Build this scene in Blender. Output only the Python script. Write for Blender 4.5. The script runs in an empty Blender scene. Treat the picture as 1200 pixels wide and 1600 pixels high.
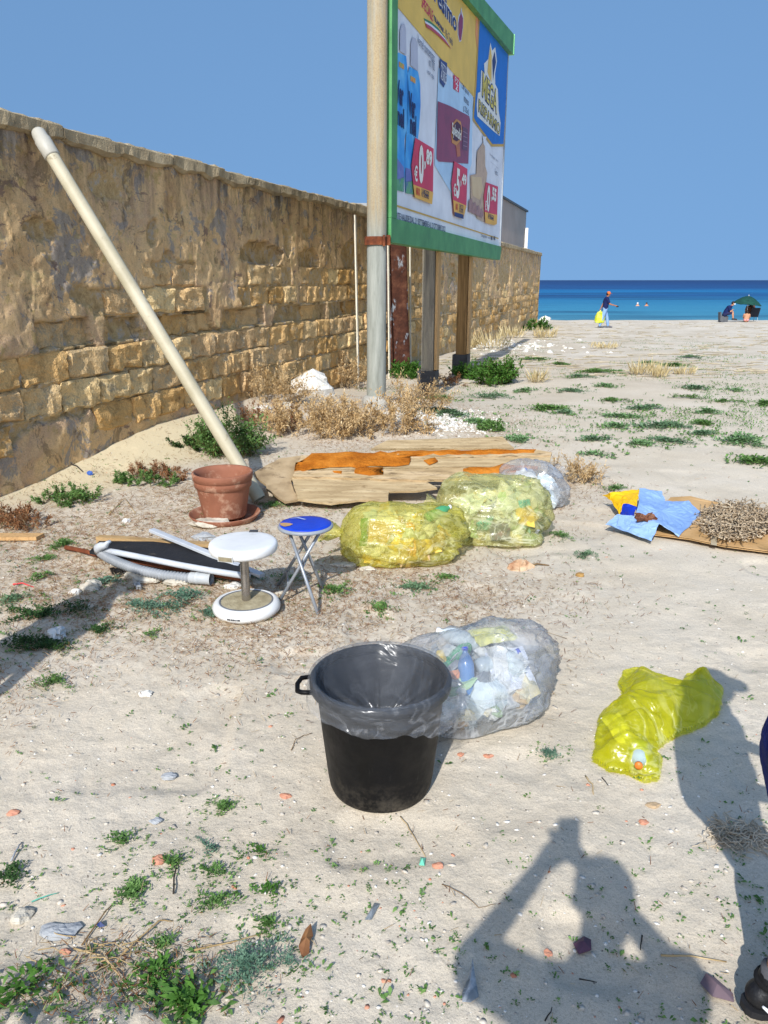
import bpy, math, random
import numpy as np
from mathutils import Vector, Matrix
random.seed(7); RNG = np.random.default_rng(11)
S = bpy.context.scene; COL = S.collection
PI = math.pi; R = math.radians
# ---------------------------------------------------------------- camera, sky, sun, exposure
CAMH, PITCH, FPX = 1.75, R(16.8), 1200.0
cd = bpy.data.cameras.new('camera'); cam = bpy.data.objects.new('camera', cd); COL.objects.link(cam)
cam.location = (0, 0, CAMH); cam.rotation_euler = (PI/2 - PITCH, 0, 0)
cd.sensor_fit = 'VERTICAL'; cd.sensor_height = 36; cd.sensor_width = 27; cd.lens = 27.0
cd.clip_start = .02; cd.clip_end = 60000
S.camera = cam
SUN_EL = R(37.9); SUN_AZ = math.atan2(-math.sin(R(14.9)), -math.cos(R(14.9)))   # towards the sun, from +Y clockwise
w = bpy.data.worlds.new('World'); S.world = w; w.use_nodes = True
wn = w.node_tree; wn.nodes.clear()
sky = wn.nodes.new('ShaderNodeTexSky'); sky.sky_type = 'NISHITA'; sky.sun_disc = False
sky.sun_elevation = SUN_EL; sky.sun_rotation = SUN_AZ % (2*PI)
sky.altitude = 0; sky.air_density = 2.0; sky.dust_density = 2.2; sky.ozone_density = 9.0
bg = wn.nodes.new('ShaderNodeBackground'); bg.inputs[1].default_value = .116
wo = wn.nodes.new('ShaderNodeOutputWorld')
tc = wn.nodes.new('ShaderNodeTexCoord'); sp_ = wn.nodes.new('ShaderNodeSeparateXYZ'); mz = wn.nodes.new('ShaderNodeMath'); mz.operation = 'MULTIPLY_ADD'
mx0 = wn.nodes.new('ShaderNodeMath'); mx0.operation = 'MAXIMUM'; mx0.inputs[1].default_value = 0; cx_ = wn.nodes.new('ShaderNodeCombineXYZ'); nm_ = wn.nodes.new('ShaderNodeVectorMath'); nm_.operation = 'NORMALIZE'
wn.links.new(tc.outputs['Generated'], sp_.inputs[0]); wn.links.new(sp_.outputs[2], mx0.inputs[0]); wn.links.new(mx0.outputs[0], mz.inputs[0]); mz.inputs[1].default_value = .42; mz.inputs[2].default_value = .6   # very clear dry air: the white band at the horizon is lifted out
for k_, so_ in ((0, sp_.outputs[0]), (1, sp_.outputs[1]), (2, mz.outputs[0])): wn.links.new(so_, cx_.inputs[k_])
wn.links.new(cx_.outputs[0], nm_.inputs[0]); wn.links.new(nm_.outputs[0], sky.inputs[0])
wn.links.new(sky.outputs[0], bg.inputs[0]); wn.links.new(bg.outputs[0], wo.inputs[0])
sl = bpy.data.lights.new('sun', 'SUN'); sl.energy = 3.25; sl.angle = R(.55); sl.color = (1, .985, .955)
sun = bpy.data.objects.new('sun', sl); COL.objects.link(sun)
sdir = Vector((math.sin(SUN_AZ)*math.cos(SUN_EL), math.cos(SUN_AZ)*math.cos(SUN_EL), math.sin(SUN_EL)))
sun.rotation_euler = (-sdir).to_track_quat('-Z', 'Y').to_euler(); sun.location = sdir*40
vs = S.view_settings; vs.view_transform = 'Standard'; vs.look = 'None'; vs.exposure = .7; vs.gamma = 1; vs.use_curve_mapping = False
S.render.engine = 'CYCLES'
cy = S.cycles; cy.max_bounces = 8; cy.transparent_max_bounces = 24; cy.transmission_bounces = 6; cy.diffuse_bounces = 3
cy.glossy_bounces = 3; cy.caustics_reflective = False; cy.caustics_refractive = False; cy.use_denoising = True; cy.sample_clamp_indirect = 6

# ---------------------------------------------------------------- numeric helpers
def _h(ix, iy, iz, seed):
    n = (ix*374761393 + iy*668265263 + iz*2147483647*0 + iz*1274126177 + seed*974634533) & 0xFFFFFFFF
    n = ((n ^ (n >> 13))*1274126177) & 0xFFFFFFFF
    n = ((n ^ (n >> 16))*2246822519) & 0xFFFFFFFF
    return ((n ^ (n >> 15)) & 0xFFFF)/32767.5 - 1
def vnoise(x, y, z=0., seed=0):
    x, y, z = np.broadcast_arrays(np.asarray(x, float), np.asarray(y, float), np.asarray(z, float))
    xi, yi, zi = np.floor(x).astype(np.int64), np.floor(y).astype(np.int64), np.floor(z).astype(np.int64)
    fx, fy, fz = x-xi, y-yi, z-zi
    fx, fy, fz = [f*f*f*(f*(f*6-15)+10) for f in (fx, fy, fz)]
    c = [[[_h(xi+a, yi+b, zi+d, seed) for d in (0, 1)] for b in (0, 1)] for a in (0, 1)]
    L = lambda a, b, t: a+(b-a)*t
    return L(L(L(c[0][0][0], c[1][0][0], fx), L(c[0][1][0], c[1][1][0], fx), fy), L(L(c[0][0][1], c[1][0][1], fx), L(c[0][1][1], c[1][1][1], fx), fy), fz)
def fbm(x, y, z=0., o=4, seed=0):
    t = 0; a = 1.; s = 0; f = 1.
    for k in range(o):
        t = t + a*vnoise(np.asarray(x)*f+k*17.3, np.asarray(y)*f-k*9.1, np.asarray(z)*f+k*3.7, seed+k); s += a; a *= .5; f *= 2.03
    return t/s
def sst(a, b, x):
    t = np.clip((np.asarray(x, float)-a)/(b-a), 0, 1); return t*t*(3-2*t)
CP, SP = math.cos(PITCH), math.sin(PITCH)
def ray(px, py):
    up = 800-py
    return np.array((px-600., FPX*CP+up*SP, -FPX*SP+up*CP))
def at_y(px, py, Y):
    d = ray(px, py); p = d*(Y/d[1]); return Vector((p[0], Y, CAMH+p[2]))
def at_z(px, py, z=0.):
    d = ray(px, py); t = (z-CAMH)/d[2]; return Vector((d[0]*t, d[1]*t, z))
def at_plane(px, py, P, n):
    d = Vector(ray(px, py)); o = Vector((0, 0, CAMH)); n = Vector(n); t = (Vector(P)-o).dot(n)/d.dot(n); return o+d*t
WX, WY = -3.07, 6.8; WT = Vector((.3098, .9508, 0)); WN = Vector((.9508, -.3098, 0))
def ground_h(x, y, fine=True):
    x = np.asarray(x, float); y = np.asarray(y, float)
    h = np.interp(y, [-60, 9, 38, 46, 49, 53, 60, 75], [0, 0, -.44, -.56, -.62, -1.05, -1.7, -4])
    land = sst(9.5, 4, x-.18*(y-40))                                  # the shore bends round behind the wall
    h = h*(1-land*sst(38, 46, y)) + (-.5)*land*sst(38, 46, y)
    d = (x-WX)*WN.x+(y-WY)*WN.y
    h = h + .2*sst(6.3, 8.6, y)*sst(13, 10.5, y)*np.exp(-(d/.75)**2)*(d > -.6)
    h = h + .17*np.exp(-((x+.15)/1.3)**2-((y-10.6)/1.3)**2)
    h = h - .13*np.exp(-((x-1.3)/1.7)**2-((y-14.2)/2.0)**2)
    m = np.exp(-((x+.80)/.34)**2-((y-1.22)/.26)**2)
    h = h + m*.12
    h = h + .05*fbm(x*.35, y*.35, 0, 3, 5)*sst(14, 30, y)*sst(47, 42, y) + .022*fbm(x*.8, y*.8, 0, 2, 9)*sst(3, 6, y)
    if fine:
        near = sst(11, 5, y)
        h = h + near*(.012*fbm(x*4.5, y*4.5, 0, 3, 21)) + sst(5.5, 3, y)*.0045*fbm(x*26, y*26, 0, 3, 31)
        # scuffed foot prints
        pr = vnoise(x*3.2+.3, y*2.4, 0, 61); h = h - .018*np.clip((pr-.45)*4, 0, 1)*sst(9, 5, y)
        cl = np.abs(fbm(x*14, y*14, 0, 3, 71)); h = h + m*.09*cl
    return h
def gz(x, y): return float(ground_h(x, y))
def at_g(px, py, dz=0.):
    z = 0.
    for _ in range(12):
        p = at_z(px, py, z+dz); z = .4*z+.6*gz(p.x, p.y)
    return Vector((p.x, p.y, z+dz))

# ---------------------------------------------------------------- object helpers
_loc = {}
def tag(o, label=None, cat=None, group=None, kind=None):
    if label: o['label'] = label
    if cat: o['category'] = cat
    if group: o['group'] = group
    if kind: o['kind'] = kind
    return o
def thing(name, label, cat, loc=(0, 0, 0), group=None):
    o = bpy.data.objects.new(name, None); COL.objects.link(o); o.location = loc; o.empty_display_size = .1
    _loc[o.name] = Vector(loc); return tag(o, label, cat, group)
class MB:
    def __init__(s): s.v = []; s.f = []; s.m = []; s.n = 0; s.cur = 0
    def add(s, v, f):
        v = np.asarray(v, float).reshape(-1, 3); s.v.append(v)
        for q in f: s.f.append(tuple(int(i)+s.n for i in q)); s.m.append(s.cur)
        s.n += len(v); return s
    def box(s, c, size, rot=None, jit=0):
        v = np.array([(x, y, z) for x in (-.5, .5) for y in (-.5, .5) for z in (-.5, .5)])*np.array(size)
        if jit: v = v + RNG.normal(0, jit, v.shape)
        if rot is not None: v = v @ np.array(rot.to_3x3()).T
        return s.add(v+np.array(c), [(0, 1, 3, 2), (4, 6, 7, 5), (0, 4, 5, 1), (2, 3, 7, 6), (0, 2, 6, 4), (1, 5, 7, 3)])
    def tube(s, pts, rad, n=8, caps=True, flat=1.):
        P = [Vector(p) for p in pts]; k = len(P)
        rad = [rad]*k if not hasattr(rad, '__len__') else rad
        v = []; a = None
        for i in range(k):
            t = (P[min(i+1, k-1)]-P[max(i-1, 0)])
            t = t.normalized() if t.length > 1e-9 else Vector((0, 0, 1))
            if a is None: a = t.orthogonal().normalized()
            a = (a-t*a.dot(t)); a = a.normalized() if a.length > 1e-6 else t.orthogonal().normalized()
            b = t.cross(a)
            for j in range(n):
                q = 2*PI*j/n; v.append(P[i]+(a*math.cos(q)+b*math.sin(q)*flat)*rad[i])
        f = [(i*n+j, i*n+(j+1) % n, (i+1)*n+(j+1) % n, (i+1)*n+j) for i in range(k-1) for j in range(n)]
        if caps: f += [tuple(range(n-1, -1, -1)), tuple((k-1)*n+j for j in range(n))]
        return s.add([tuple(q) for q in v], f)
    def lathe(s, prof, n=32, c=(0, 0, 0), rot=None, caps=True):
        v = np.array([(r*math.cos(2*PI*j/n), r*math.sin(2*PI*j/n), z) for r, z in prof for j in range(n)])
        if rot is not None: v = v @ np.array(rot.to_3x3()).T
        k = len(prof)
        f = [(i*n+j, i*n+(j+1) % n, (i+1)*n+(j+1) % n, (i+1)*n+j) for i in range(k-1) for j in range(n)]
        if caps: f += [tuple(range(n-1, -1, -1)), tuple((k-1)*n+j for j in range(n))]
        return s.add(v+np.array(c), f)
    def slab(s, poly, th, nrm=(0, 0, 1)):
        P = np.array([tuple(p) for p in poly]); k = len(P); q = P-np.array(tuple(nrm))*th
        return s.add(np.vstack([P, q]), [tuple(range(k)), tuple(range(2*k-1, k-1, -1))]+[(i, k+i, k+(i+1) % k, (i+1) % k) for i in range(k)])
    def ball(s, c, r, n=10, m=7):
        r = (r, r, r) if not hasattr(r, '__len__') else r
        v = []
        for i in range(m+1):
            t = PI*i/m
            for j in range(n): v.append((c[0]+r[0]*math.sin(t)*math.cos(2*PI*j/n), c[1]+r[1]*math.sin(t)*math.sin(2*PI*j/n), c[2]+r[2]*math.cos(t)))
        return s.add(v, [(i*n+j, (i+1)*n+j, (i+1)*n+(j+1) % n, i*n+(j+1) % n) for i in range(m) for j in range(n)])
    def build(s, name, mats, parent=None, smooth=False, loc=None):
        v = np.vstack(s.v); base = Vector((0, 0, 0))
        if parent is not None: base = _loc[parent.name]
        elif loc is not None: base = Vector(loc)
        v = v-np.array(base)
        me = bpy.data.meshes.new(name); me.from_pydata(v.tolist(), [], s.f)
        mats = mats if isinstance(mats, (list, tuple)) else [mats]
        for m in mats: me.materials.append(m)
        if len(mats) > 1: me.polygons.foreach_set('material_index', s.m)
        if smooth: me.polygons.foreach_set('use_smooth', [True]*len(me.polygons))
        o = bpy.data.objects.new(name, me); COL.objects.link(o)
        if parent is not None: o.parent = parent; _loc[o.name] = base
        else: o.location = base; _loc[o.name] = base
        return o
def bulk(name, V, F, mat, smooth=False, loc=(0, 0, 0), parent=None):      # numpy arrays, all faces of one size
    me = bpy.data.meshes.new(name); V = np.asarray(V, np.float32)-np.array(loc, np.float32); F = np.asarray(F, np.int32); k = F.shape[1]
    if parent is not None: V = V-np.array(_loc[parent.name], np.float32)+np.array(loc, np.float32)
    me.vertices.add(len(V)); me.vertices.foreach_set('co', V.ravel()); me.loops.add(F.size); me.loops.foreach_set('vertex_index', F.ravel())
    me.polygons.add(len(F)); me.polygons.foreach_set('loop_start', np.arange(len(F), dtype=np.int32)*k); me.polygons.foreach_set('loop_total', np.full(len(F), k, np.int32))
    if smooth: me.polygons.foreach_set('use_smooth', np.ones(len(F), bool))
    me.update(calc_edges=True); me.materials.append(mat)
    o = bpy.data.objects.new(name, me); COL.objects.link(o)
    if parent is not None: o.parent = parent; _loc[o.name] = _loc[parent.name]
    else: o.location = loc; _loc[o.name] = Vector(loc)
    return o
def attr(o, name, vals):
    a = o.data.attributes.new(name, 'FLOAT', 'POINT'); a.data.foreach_set('value', np.asarray(vals, np.float32))
def dup(o, loc, rz=0., sc=1., label=None):
    c = o.copy(); COL.objects.link(c); c.location = loc; c.rotation_euler = (0, 0, rz); c.scale = (sc, sc, sc)
    if label: c['label'] = label
    for ch in o.children:
        d = ch.copy(); COL.objects.link(d); d.parent = c
    return c

# ---------------------------------------------------------------- materials
def lin(c):
    if isinstance(c, str):
        c = c.lstrip('#'); c = [int(c[i:i+2], 16)/255 for i in (0, 2, 4)]
    return tuple((x/12.92 if x <= .04045 else ((x+.055)/1.055)**2.4) for x in c[:3])+(1.,)
class NT:
    def __init__(s, name):
        s.m = bpy.data.materials.new(name); s.m.use_nodes = True; s.t = s.m.node_tree; s.t.nodes.clear(); s.N = s.t.nodes
        s.out = s.N.new('ShaderNodeOutputMaterial')
    def n(s, typ, **kw):
        o = s.N.new('ShaderNode'+typ)
        for k, v in kw.items():
            if hasattr(o, k): setattr(o, k, v)
            else: s.set(o, k, v)
        return o
    def set(s, o, k, v):
        i = o.inputs[k if not k.startswith('i') or not k[1:].isdigit() else int(k[1:])]
        if isinstance(v, bpy.types.NodeSocket): s.t.links.new(v, i)
        else: i.default_value = v
    def l(s, a, b): s.t.links.new(a, b)
    def noise(s, vec, scale, detail=4, rough=.55, dist=0.):
        o = s.n('TexNoise'); o.inputs['Scale'].default_value = scale; o.inputs['Detail'].default_value = detail; o.inputs['Roughness'].default_value = rough; o.inputs['Distortion'].default_value = dist
        s.l(vec, o.inputs['Vector']); return o.outputs['Fac']
    def ramp(s, fac, stops, interp='LINEAR'):
        o = s.n('ValToRGB'); e = o.color_ramp.elements; o.color_ramp.interpolation = interp
        while len(e) < len(stops): e.new(.5)
        for q, (p, c) in zip(e, stops):
            q.position = p; q.color = lin(c) if isinstance(c, str) else ((c, c, c, 1) if not hasattr(c, '__len__') else c)
        s.l(fac, o.inputs[0]); return o.outputs[0]
    def mix(s, fac, a, b, mode='MIX'):
        o = s.n('Mix', data_type='RGBA', blend_type=mode)
        for i, v in ((0, fac), (6, a), (7, b)):
            if isinstance(v, bpy.types.NodeSocket): s.l(v, o.inputs[i])
            elif isinstance(v, str): o.inputs[i].default_value = lin(v)
            else: o.inputs[i].default_value = v
        return o.outputs[2]
    def math(s, op, a, b=0., clamp=False):
        o = s.n('Math', operation=op); o.use_clamp = clamp
        for i, v in ((0, a), (1, b)):
            if isinstance(v, bpy.types.NodeSocket): s.l(v, o.inputs[i])
            else: o.inputs[i].default_value = v
        return o.outputs[0]
    def bump(s, h, strength=.5, dist=.01, normal=None):
        o = s.n('Bump'); o.inputs['Strength'].default_value = strength; o.inputs['Distance'].default_value = dist; s.l(h, o.inputs['Height'])
        if normal: s.l(normal, o.inputs['Normal'])
        return o.outputs[0]
    def pos(s, obj=True, stretch=None):
        v = s.n('TexCoord').outputs['Object'] if obj else s.n('NewGeometry').outputs['Position']
        if stretch:
            m = s.n('Mapping'); m.inputs['Scale'].default_value = stretch; s.l(v, m.inputs[0]); v = m.outputs[0]
        return v
    def attr(s, name):
        o = s.n('Attribute'); o.attribute_name = name; return o.outputs['Fac']
    def pbr(s, col, rough=.8, spec=.3, normal=None, metal=0.):
        p = s.n('BsdfPrincipled')
        for k, v in (('Base Color', col), ('Roughness', rough), ('Specular IOR Level', spec), ('Metallic', metal)):
            if isinstance(v, bpy.types.NodeSocket): s.l(v, p.inputs[k])
            elif isinstance(v, str): p.inputs[k].default_value = lin(v)
            else: p.inputs[k].default_value = v
        if normal: s.l(normal, p.inputs['Normal'])
        s.l(p.outputs[0], s.out.inputs[0]); return p
_mc = {}
def mat(name, cols, scale=8., rough=.8, spec=.3, bump=0., bscale=60., metal=0., detail=4, stretch=None, world=False, dirt=None):
    """cols: list of hex colours spread over a noise; bump: strength"""
    if name in _mc: return _mc[name]
    t = NT(name); v = t.pos(not world, stretch); cols = [cols] if isinstance(cols, str) else cols
    if len(cols) == 1:
        a = lin(cols[0]); cols = [tuple(min(1, x*.88) for x in a[:3])+(1,), tuple(min(1, x*1.08) for x in a[:3])+(1,)]
    k = len(cols); c = t.ramp(t.noise(v, scale, detail), [(.3+.4*i/(k-1), cc) for i, cc in enumerate(cols)])
    if dirt:
        d = t.ramp(t.noise(v, dirt[1], 6, .7), [(dirt[2], 0.), (min(1, dirt[2]+.12), 1.)]); c = t.mix(d, c, dirt[0])
    nb = t.bump(t.noise(v, bscale, 5, .6), bump, .02) if bump else None
    t.pbr(c, rough, spec, nb, metal); _mc[name] = t.m; return t.m
def leafmat(name, cols, scale=25.):
    if name in _mc: return _mc[name]
    t = NT(name); v = t.pos(True); k = len(cols)
    c = t.ramp(t.noise(v, scale, 3), [(.28+.44*i/(k-1), cc) for i, cc in enumerate(cols)])
    p = t.pbr(c, .65, .25)
    tr = t.n('BsdfTranslucent'); t.l(c, tr.inputs[0]); m = t.n('MixShader'); m.inputs[0].default_value = .25
    t.l(p.outputs[0], m.inputs[1]); t.l(tr.outputs[0], m.inputs[2]); t.l(m.outputs[0], t.out.inputs[0]); _mc[name] = t.m; return t.m
def film(name, tint, body, opac, gloss=.10, wr=14., bs=.6, rough=.16, stretch=(1, 1, 1), crease=.5, cw=.05, alb=None):
    """thin plastic film: nearly clear where smooth, milky along its creases, sharp glints off its wrinkles"""
    if name in _mc: return _mc[name]
    t = NT(name); v = t.pos(True, stretch)
    r1 = t.math('ABSOLUTE', t.math('SUBTRACT', t.noise(v, wr, 3, .55, .9), .5)); r2 = t.math('ABSOLUTE', t.math('SUBTRACT', t.noise(t.pos(True, (stretch[1], stretch[0], stretch[2])), wr*2.1, 3, .55, .7), .5))
    l1 = t.ramp(r1, [(0., 1.), (cw*.5, .55), (cw, 0.)]); l2 = t.ramp(r2, [(0., .8), (cw*.5, .35), (cw, 0.)])
    gate = t.ramp(t.noise(v, wr*.22, 3, .6), [(.38, 0.), (.6, 1.)])
    ln = t.math('MULTIPLY', t.math('MAXIMUM', l1, l2), gate)
    nb = t.bump(r1, bs, .06); nb = t.bump(r2, bs*.7, .03, nb)
    tp = t.n('BsdfTransparent'); tp.inputs[0].default_value = lin(tint)
    bc = lin(body); wh = tuple(.55*x+.45*.92 for x in bc[:3])+(1,); col = t.mix(ln, bc, wh)
    df = t.n('BsdfDiffuse'); t.l(col, df.inputs[0]); t.l(nb, df.inputs['Normal'])
    tl = t.n('BsdfTranslucent'); t.l(col, tl.inputs[0])
    dm = t.n('MixShader'); dm.inputs[0].default_value = .5; t.l(df.outputs[0], dm.inputs[1]); t.l(tl.outputs[0], dm.inputs[2])
    op = t.math('ADD', t.math('MULTIPLY', t.noise(v, wr*.35, 4, .6), opac*.9), opac*.5, True)
    op = t.math('ADD', op, t.math('MULTIPLY', ln, crease), True)
    m1 = t.n('MixShader'); t.l(op, m1.inputs[0]); t.l(tp.outputs[0], m1.inputs[1]); t.l(dm.outputs[0], m1.inputs[2])
    gl = t.n('BsdfGlossy'); gl.inputs['Roughness'].default_value = rough; t.l(nb, gl.inputs['Normal'])
    lw = t.n('LayerWeight'); lw.inputs[0].default_value = .3; t.l(nb, lw.inputs['Normal'])
    m2 = t.n('MixShader'); g = t.math('ADD', t.math('MULTIPLY', lw.outputs['Fresnel'], .35), gloss, True); t.l(g, m2.inputs[0])
    t.l(m1.outputs[0], m2.inputs[1]); t.l(gl.outputs[0], m2.inputs[2]); t.l(m2.outputs[0], t.out.inputs[0]); _mc[name] = t.m; return t.m

# ---------------------------------------------------------------- setting: ground
def sand_mat():
    t = NT('sand'); v = t.pos(False)
    base = t.ramp(t.noise(v, 1.1, 5, .6), [(.3, '#c2b49e'), (.5, '#ccbfaa'), (.72, '#d6cab7')])
    far = t.attr('far'); base = t.mix(far, base, t.ramp(t.noise(v, .6, 6, .65), [(.35, '#c0b29c'), (.55, '#cfc3b0'), (.7, '#d7cdbc')]))
    gr = t.noise(v, 420, 3, .7); base = t.mix(.85, base, t.ramp(gr, [(.25, (.40, .40, .42, 1)), (.45, (.9, .9, .9, 1)), (.6, (1, 1, 1, 1)), (.78, (1.0, 1.0, 1.0, 1))]), 'MULTIPLY')
    g2 = t.noise(v, 130, 4, .65); base = t.mix(.6, base, t.ramp(g2, [(.3, (.62, .6, .58, 1)), (.5, (1, 1, 1, 1)), (.75, (1, 1, 1, 1))]), 'MULTIPLY')
    vo = t.n('TexVoronoi'); vo.inputs['Scale'].default_value = 55; t.l(v, vo.inputs['Vector'])
    sp = t.math('MULTIPLY', t.ramp(vo.outputs['Distance'], [(.0, 1.), (.16, 1.), (.2, 0.)]), t.ramp(t.noise(v, 19, 2), [(.54, 0.), (.6, 1.)]))
    sv = t.n('SeparateColor'); t.l(vo.outputs['Color'], sv.inputs[0]); base = t.mix(sp, base, t.ramp(sv.outputs[0], [(0., '#5e554b'), (.35, '#8d8071'), (.6, '#b9a896'), (.8, '#e0dace'), (1., '#b98a72')]))
    lit = t.attr('litter'); lm = t.math('MULTIPLY', lit, t.ramp(t.noise(v, 16, 6, .75), [(.45, 0.), (.62, .9)]))
    base = t.mix(lm, base, t.ramp(t.noise(v, 70, 5, .7), [(.3, '#5a4632'), (.5, '#947656'), (.7, '#bda27e')]))
    yel = t.attr('loose'); base = t.mix(yel, base, t.ramp(t.noise(v, 300, 3, .7), [(.3, '#b8a682'), (.6, '#d2c3a2')]))
    mn = t.math('SUBTRACT', 1., t.math('MULTIPLY', far, .6))
    nb = t.bump(t.noise(v, 38, 6, .68), .55, .012); nb = t.bump(gr, .35, .003, nb)
    t.pbr(base, .95, .12, nb); return t.m
ys = [-60, -30, -16, -9, -6, -4.5, -3.2, -2.2, -1.5, -1., -.6, -.2, .2, .5, .8]
y = 1.0
while y < 64: ys.append(y); y += max(.017, .0052*y)
ys += [66, 70, 75]; ys = np.array(ys)
tt = np.concatenate([[-60, -20, -8, -4, -2.2, -1.5], np.linspace(-1, 1, 470), [1.5, 2.2, 4, 8, 20, 60]])
YY, TT = np.meshgrid(ys, tt, indexing='ij')
wid = 1.1+.62*np.maximum(YY, .3); XX = TT*wid
ZZ = ground_h(XX, YY); NY, NX = XX.shape
idx = np.arange(NY*NX).reshape(NY, NX)
Fq = np.stack([idx[:-1, :-1], idx[:-1, 1:], idx[1:, 1:], idx[1:, :-1]], -1).reshape(-1, 4)
ground = tag(bulk('ground', np.stack([XX, YY, ZZ], -1).reshape(-1, 3), Fq, sand_mat(), True), 'pale dry sand with footprints, specks and bits of shell', kind='structure')
def litter_mask(x, y):
    a = np.exp(-((x+1.9)/1.6)**2-((y-5.3)/1.9)**2)+.9*np.exp(-((x+.3)/1.1)**2-((y-4.1)/.75)**2)+1.0*np.exp(-((x+.3)/1.8)**2-((y-9.6)/1.7)**2)
    a = a+.8*np.exp(-((x-1.4)/.7)**2-((y-6.6)/.9)**2)+.5*np.exp(-((x-5)/3)**2-((y-17)/2.5)**2)+.45*np.exp(-((x+.68)/.28)**2-((y-1.56)/.14)**2)
    return np.clip(a*(.9+.9*fbm(x*1.7, y*1.7, 0, 3, 77)), 0, 1)
xr, yr = XX.ravel(), YY.ravel()
attr(ground, 'litter', litter_mask(xr, yr)); attr(ground, 'far', sst(9, 22, yr))
dw = (xr-WX)*WN.x+(yr-WY)*WN.y
attr(ground, 'loose', np.clip(sst(1.05, .45, dw+.25*fbm(xr*2, yr*2, 0, 3, 12))*sst(5.5, 6.6, yr)*sst(10.2, 9.2, yr), 0, 1))

# sea
def sea_mat():
    t = NT('sea_water'); v = t.pos(False); sx = t.n('SeparateXYZ'); t.l(v, sx.inputs[0])
    ly = t.math('LOGARITHM', t.math('MAXIMUM', sx.outputs[1], 20.), 10.)
    wob = t.noise(t.pos(False, (.006, .02, 1)), 1., 4, .6)
    q = t.math('DIVIDE', t.math('SUBTRACT', t.math('ADD', ly, t.math('MULTIPLY', t.math('SUBTRACT', wob, .5), .34)), 1.70), 1.9)
    c = t.ramp(q, [(0., '#5a929c'), (.08, '#387e98'), (.2, '#1f6a90'), (.27, '#0c4474'), (.34, '#0d6696'), (.42, '#0c4478'), (.6, '#083468'), (1., '#082a58')])
    dk = t.ramp(t.noise(t.pos(False, (.02, .09, 1)), 1., 4, .6), [(.5, 0.), (.62, .55)]); c = t.mix(dk, c, '#0a2244')
    nb = t.bump(t.noise(t.pos(False, (.5, 1.6, 1)), 1., 6, .62), .55, .22)
    t.pbr(c, .4, .05, nb); return t.m
sb = MB(); xs = [-30000, -2000, -200, 0, 200, 2000, 30000]; yy = [44, 60, 80, 120, 200, 400, 1000, 4000, 40000]
sb.add([(x, y, -1.3) for y in yy for x in xs], [(j*7+i, j*7+i+1, j*7+i+8, j*7+i+7) for j in range(len(yy)-1) for i in range(6)])
tag(sb.build('sea', sea_mat()), 'blue sea with turquoise shallows and darker weed bands', kind='structure')

# ---------------------------------------------------------------- stone wall
def wpt(s, z, d=0.): return np.stack([WX+WT.x*s+WN.x*d, WY+WT.y*s+WN.y*d, z+0*np.asarray(s)], -1)
ZR = [-.8, 0., .29, .57, .85, 1.13, 1.40, 1.68, 1.95, 2.25, 2.55]
HOLES = [(.29, 2.17, .22, .10, .06), (1.98, 2.20, .10, .12, .06), (1.3, 2.62, .28, .12, .05), (2.05, 2.33, .05, .05, .05), (1.15, 2.25, .16, .22, .025), (2.25, 1.98, .12, .09, .07),
         (4.55, 2.10, .62, .16, .15), (6.1, 2.06, .42, .17, .13), (8.1, 2.15, .5, .3, .14), (5.35, 2.3, .12, .2, .05), (6.05, 2.42, .16, .1, .05), (7.0, 2.55, .2, .08, .03), (9.2, 2.2, .3, .25, .1), (.75, 1.62, .18, .1, .04),
         (16, 2.0, .5, .2, .1), (18.4, 1.5, .4, .14, .1), (19.3, 2.3, .2, .13, .1), (20.6, 2.3, .2, .14, .1), (23.3, 1.5, .35, .12, .12), (24.4, .5, .5, .2, .14), (22, .9, .4, .2, .1), (28.2, 1.35, .25, .13, .1)]
def exposed(s, z):
    s = np.asarray(s, float); z = np.asarray(z, float)
    n1 = fbm(s*1.6, z*1.9, 0, 4, 3); n2 = fbm(s*5, z*5, 0, 3, 4)
    low = (z < 1.13) & (z > np.where(s < 3.9, .45+.22*n1+.05*n2-.045*s, -9))
    e5 = (z > 1.40) & (z < 1.68) & (((s > .85+.2*n2) & (s < 2.95+.2*n2)) | ((s > 3.75+.2*n2) & (s < 5.5)) | ((s > 5.75) & (s < 10+n1)))
    e6 = (z >= 1.68) & (z < 1.95+.05*n2) & (((s > 1.95+.2*n2) & (s < 2.85+.2*n2)) | ((s > 4.05+.2*n2) & (s < 5.45)) | ((s > 5.85+.15*n2) & (s < 9.5+n1)))
    farm = (s > 10) & (z < 2.45) & (fbm(s*.9, z*1.4, 0, 4, 8) > -.13+.25*sst(1.9, 2.5, z)) & ~((s > 25.7) & (s < 26.6))
    rec = (z >= 1.13) & (z <= 1.40) & (s < 11) & (fbm(s*2.2, z*.7, 0, 3, 15) < .36)
    return (low | e5 | e6 | farm | rec) & (s > -20), rec
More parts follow.
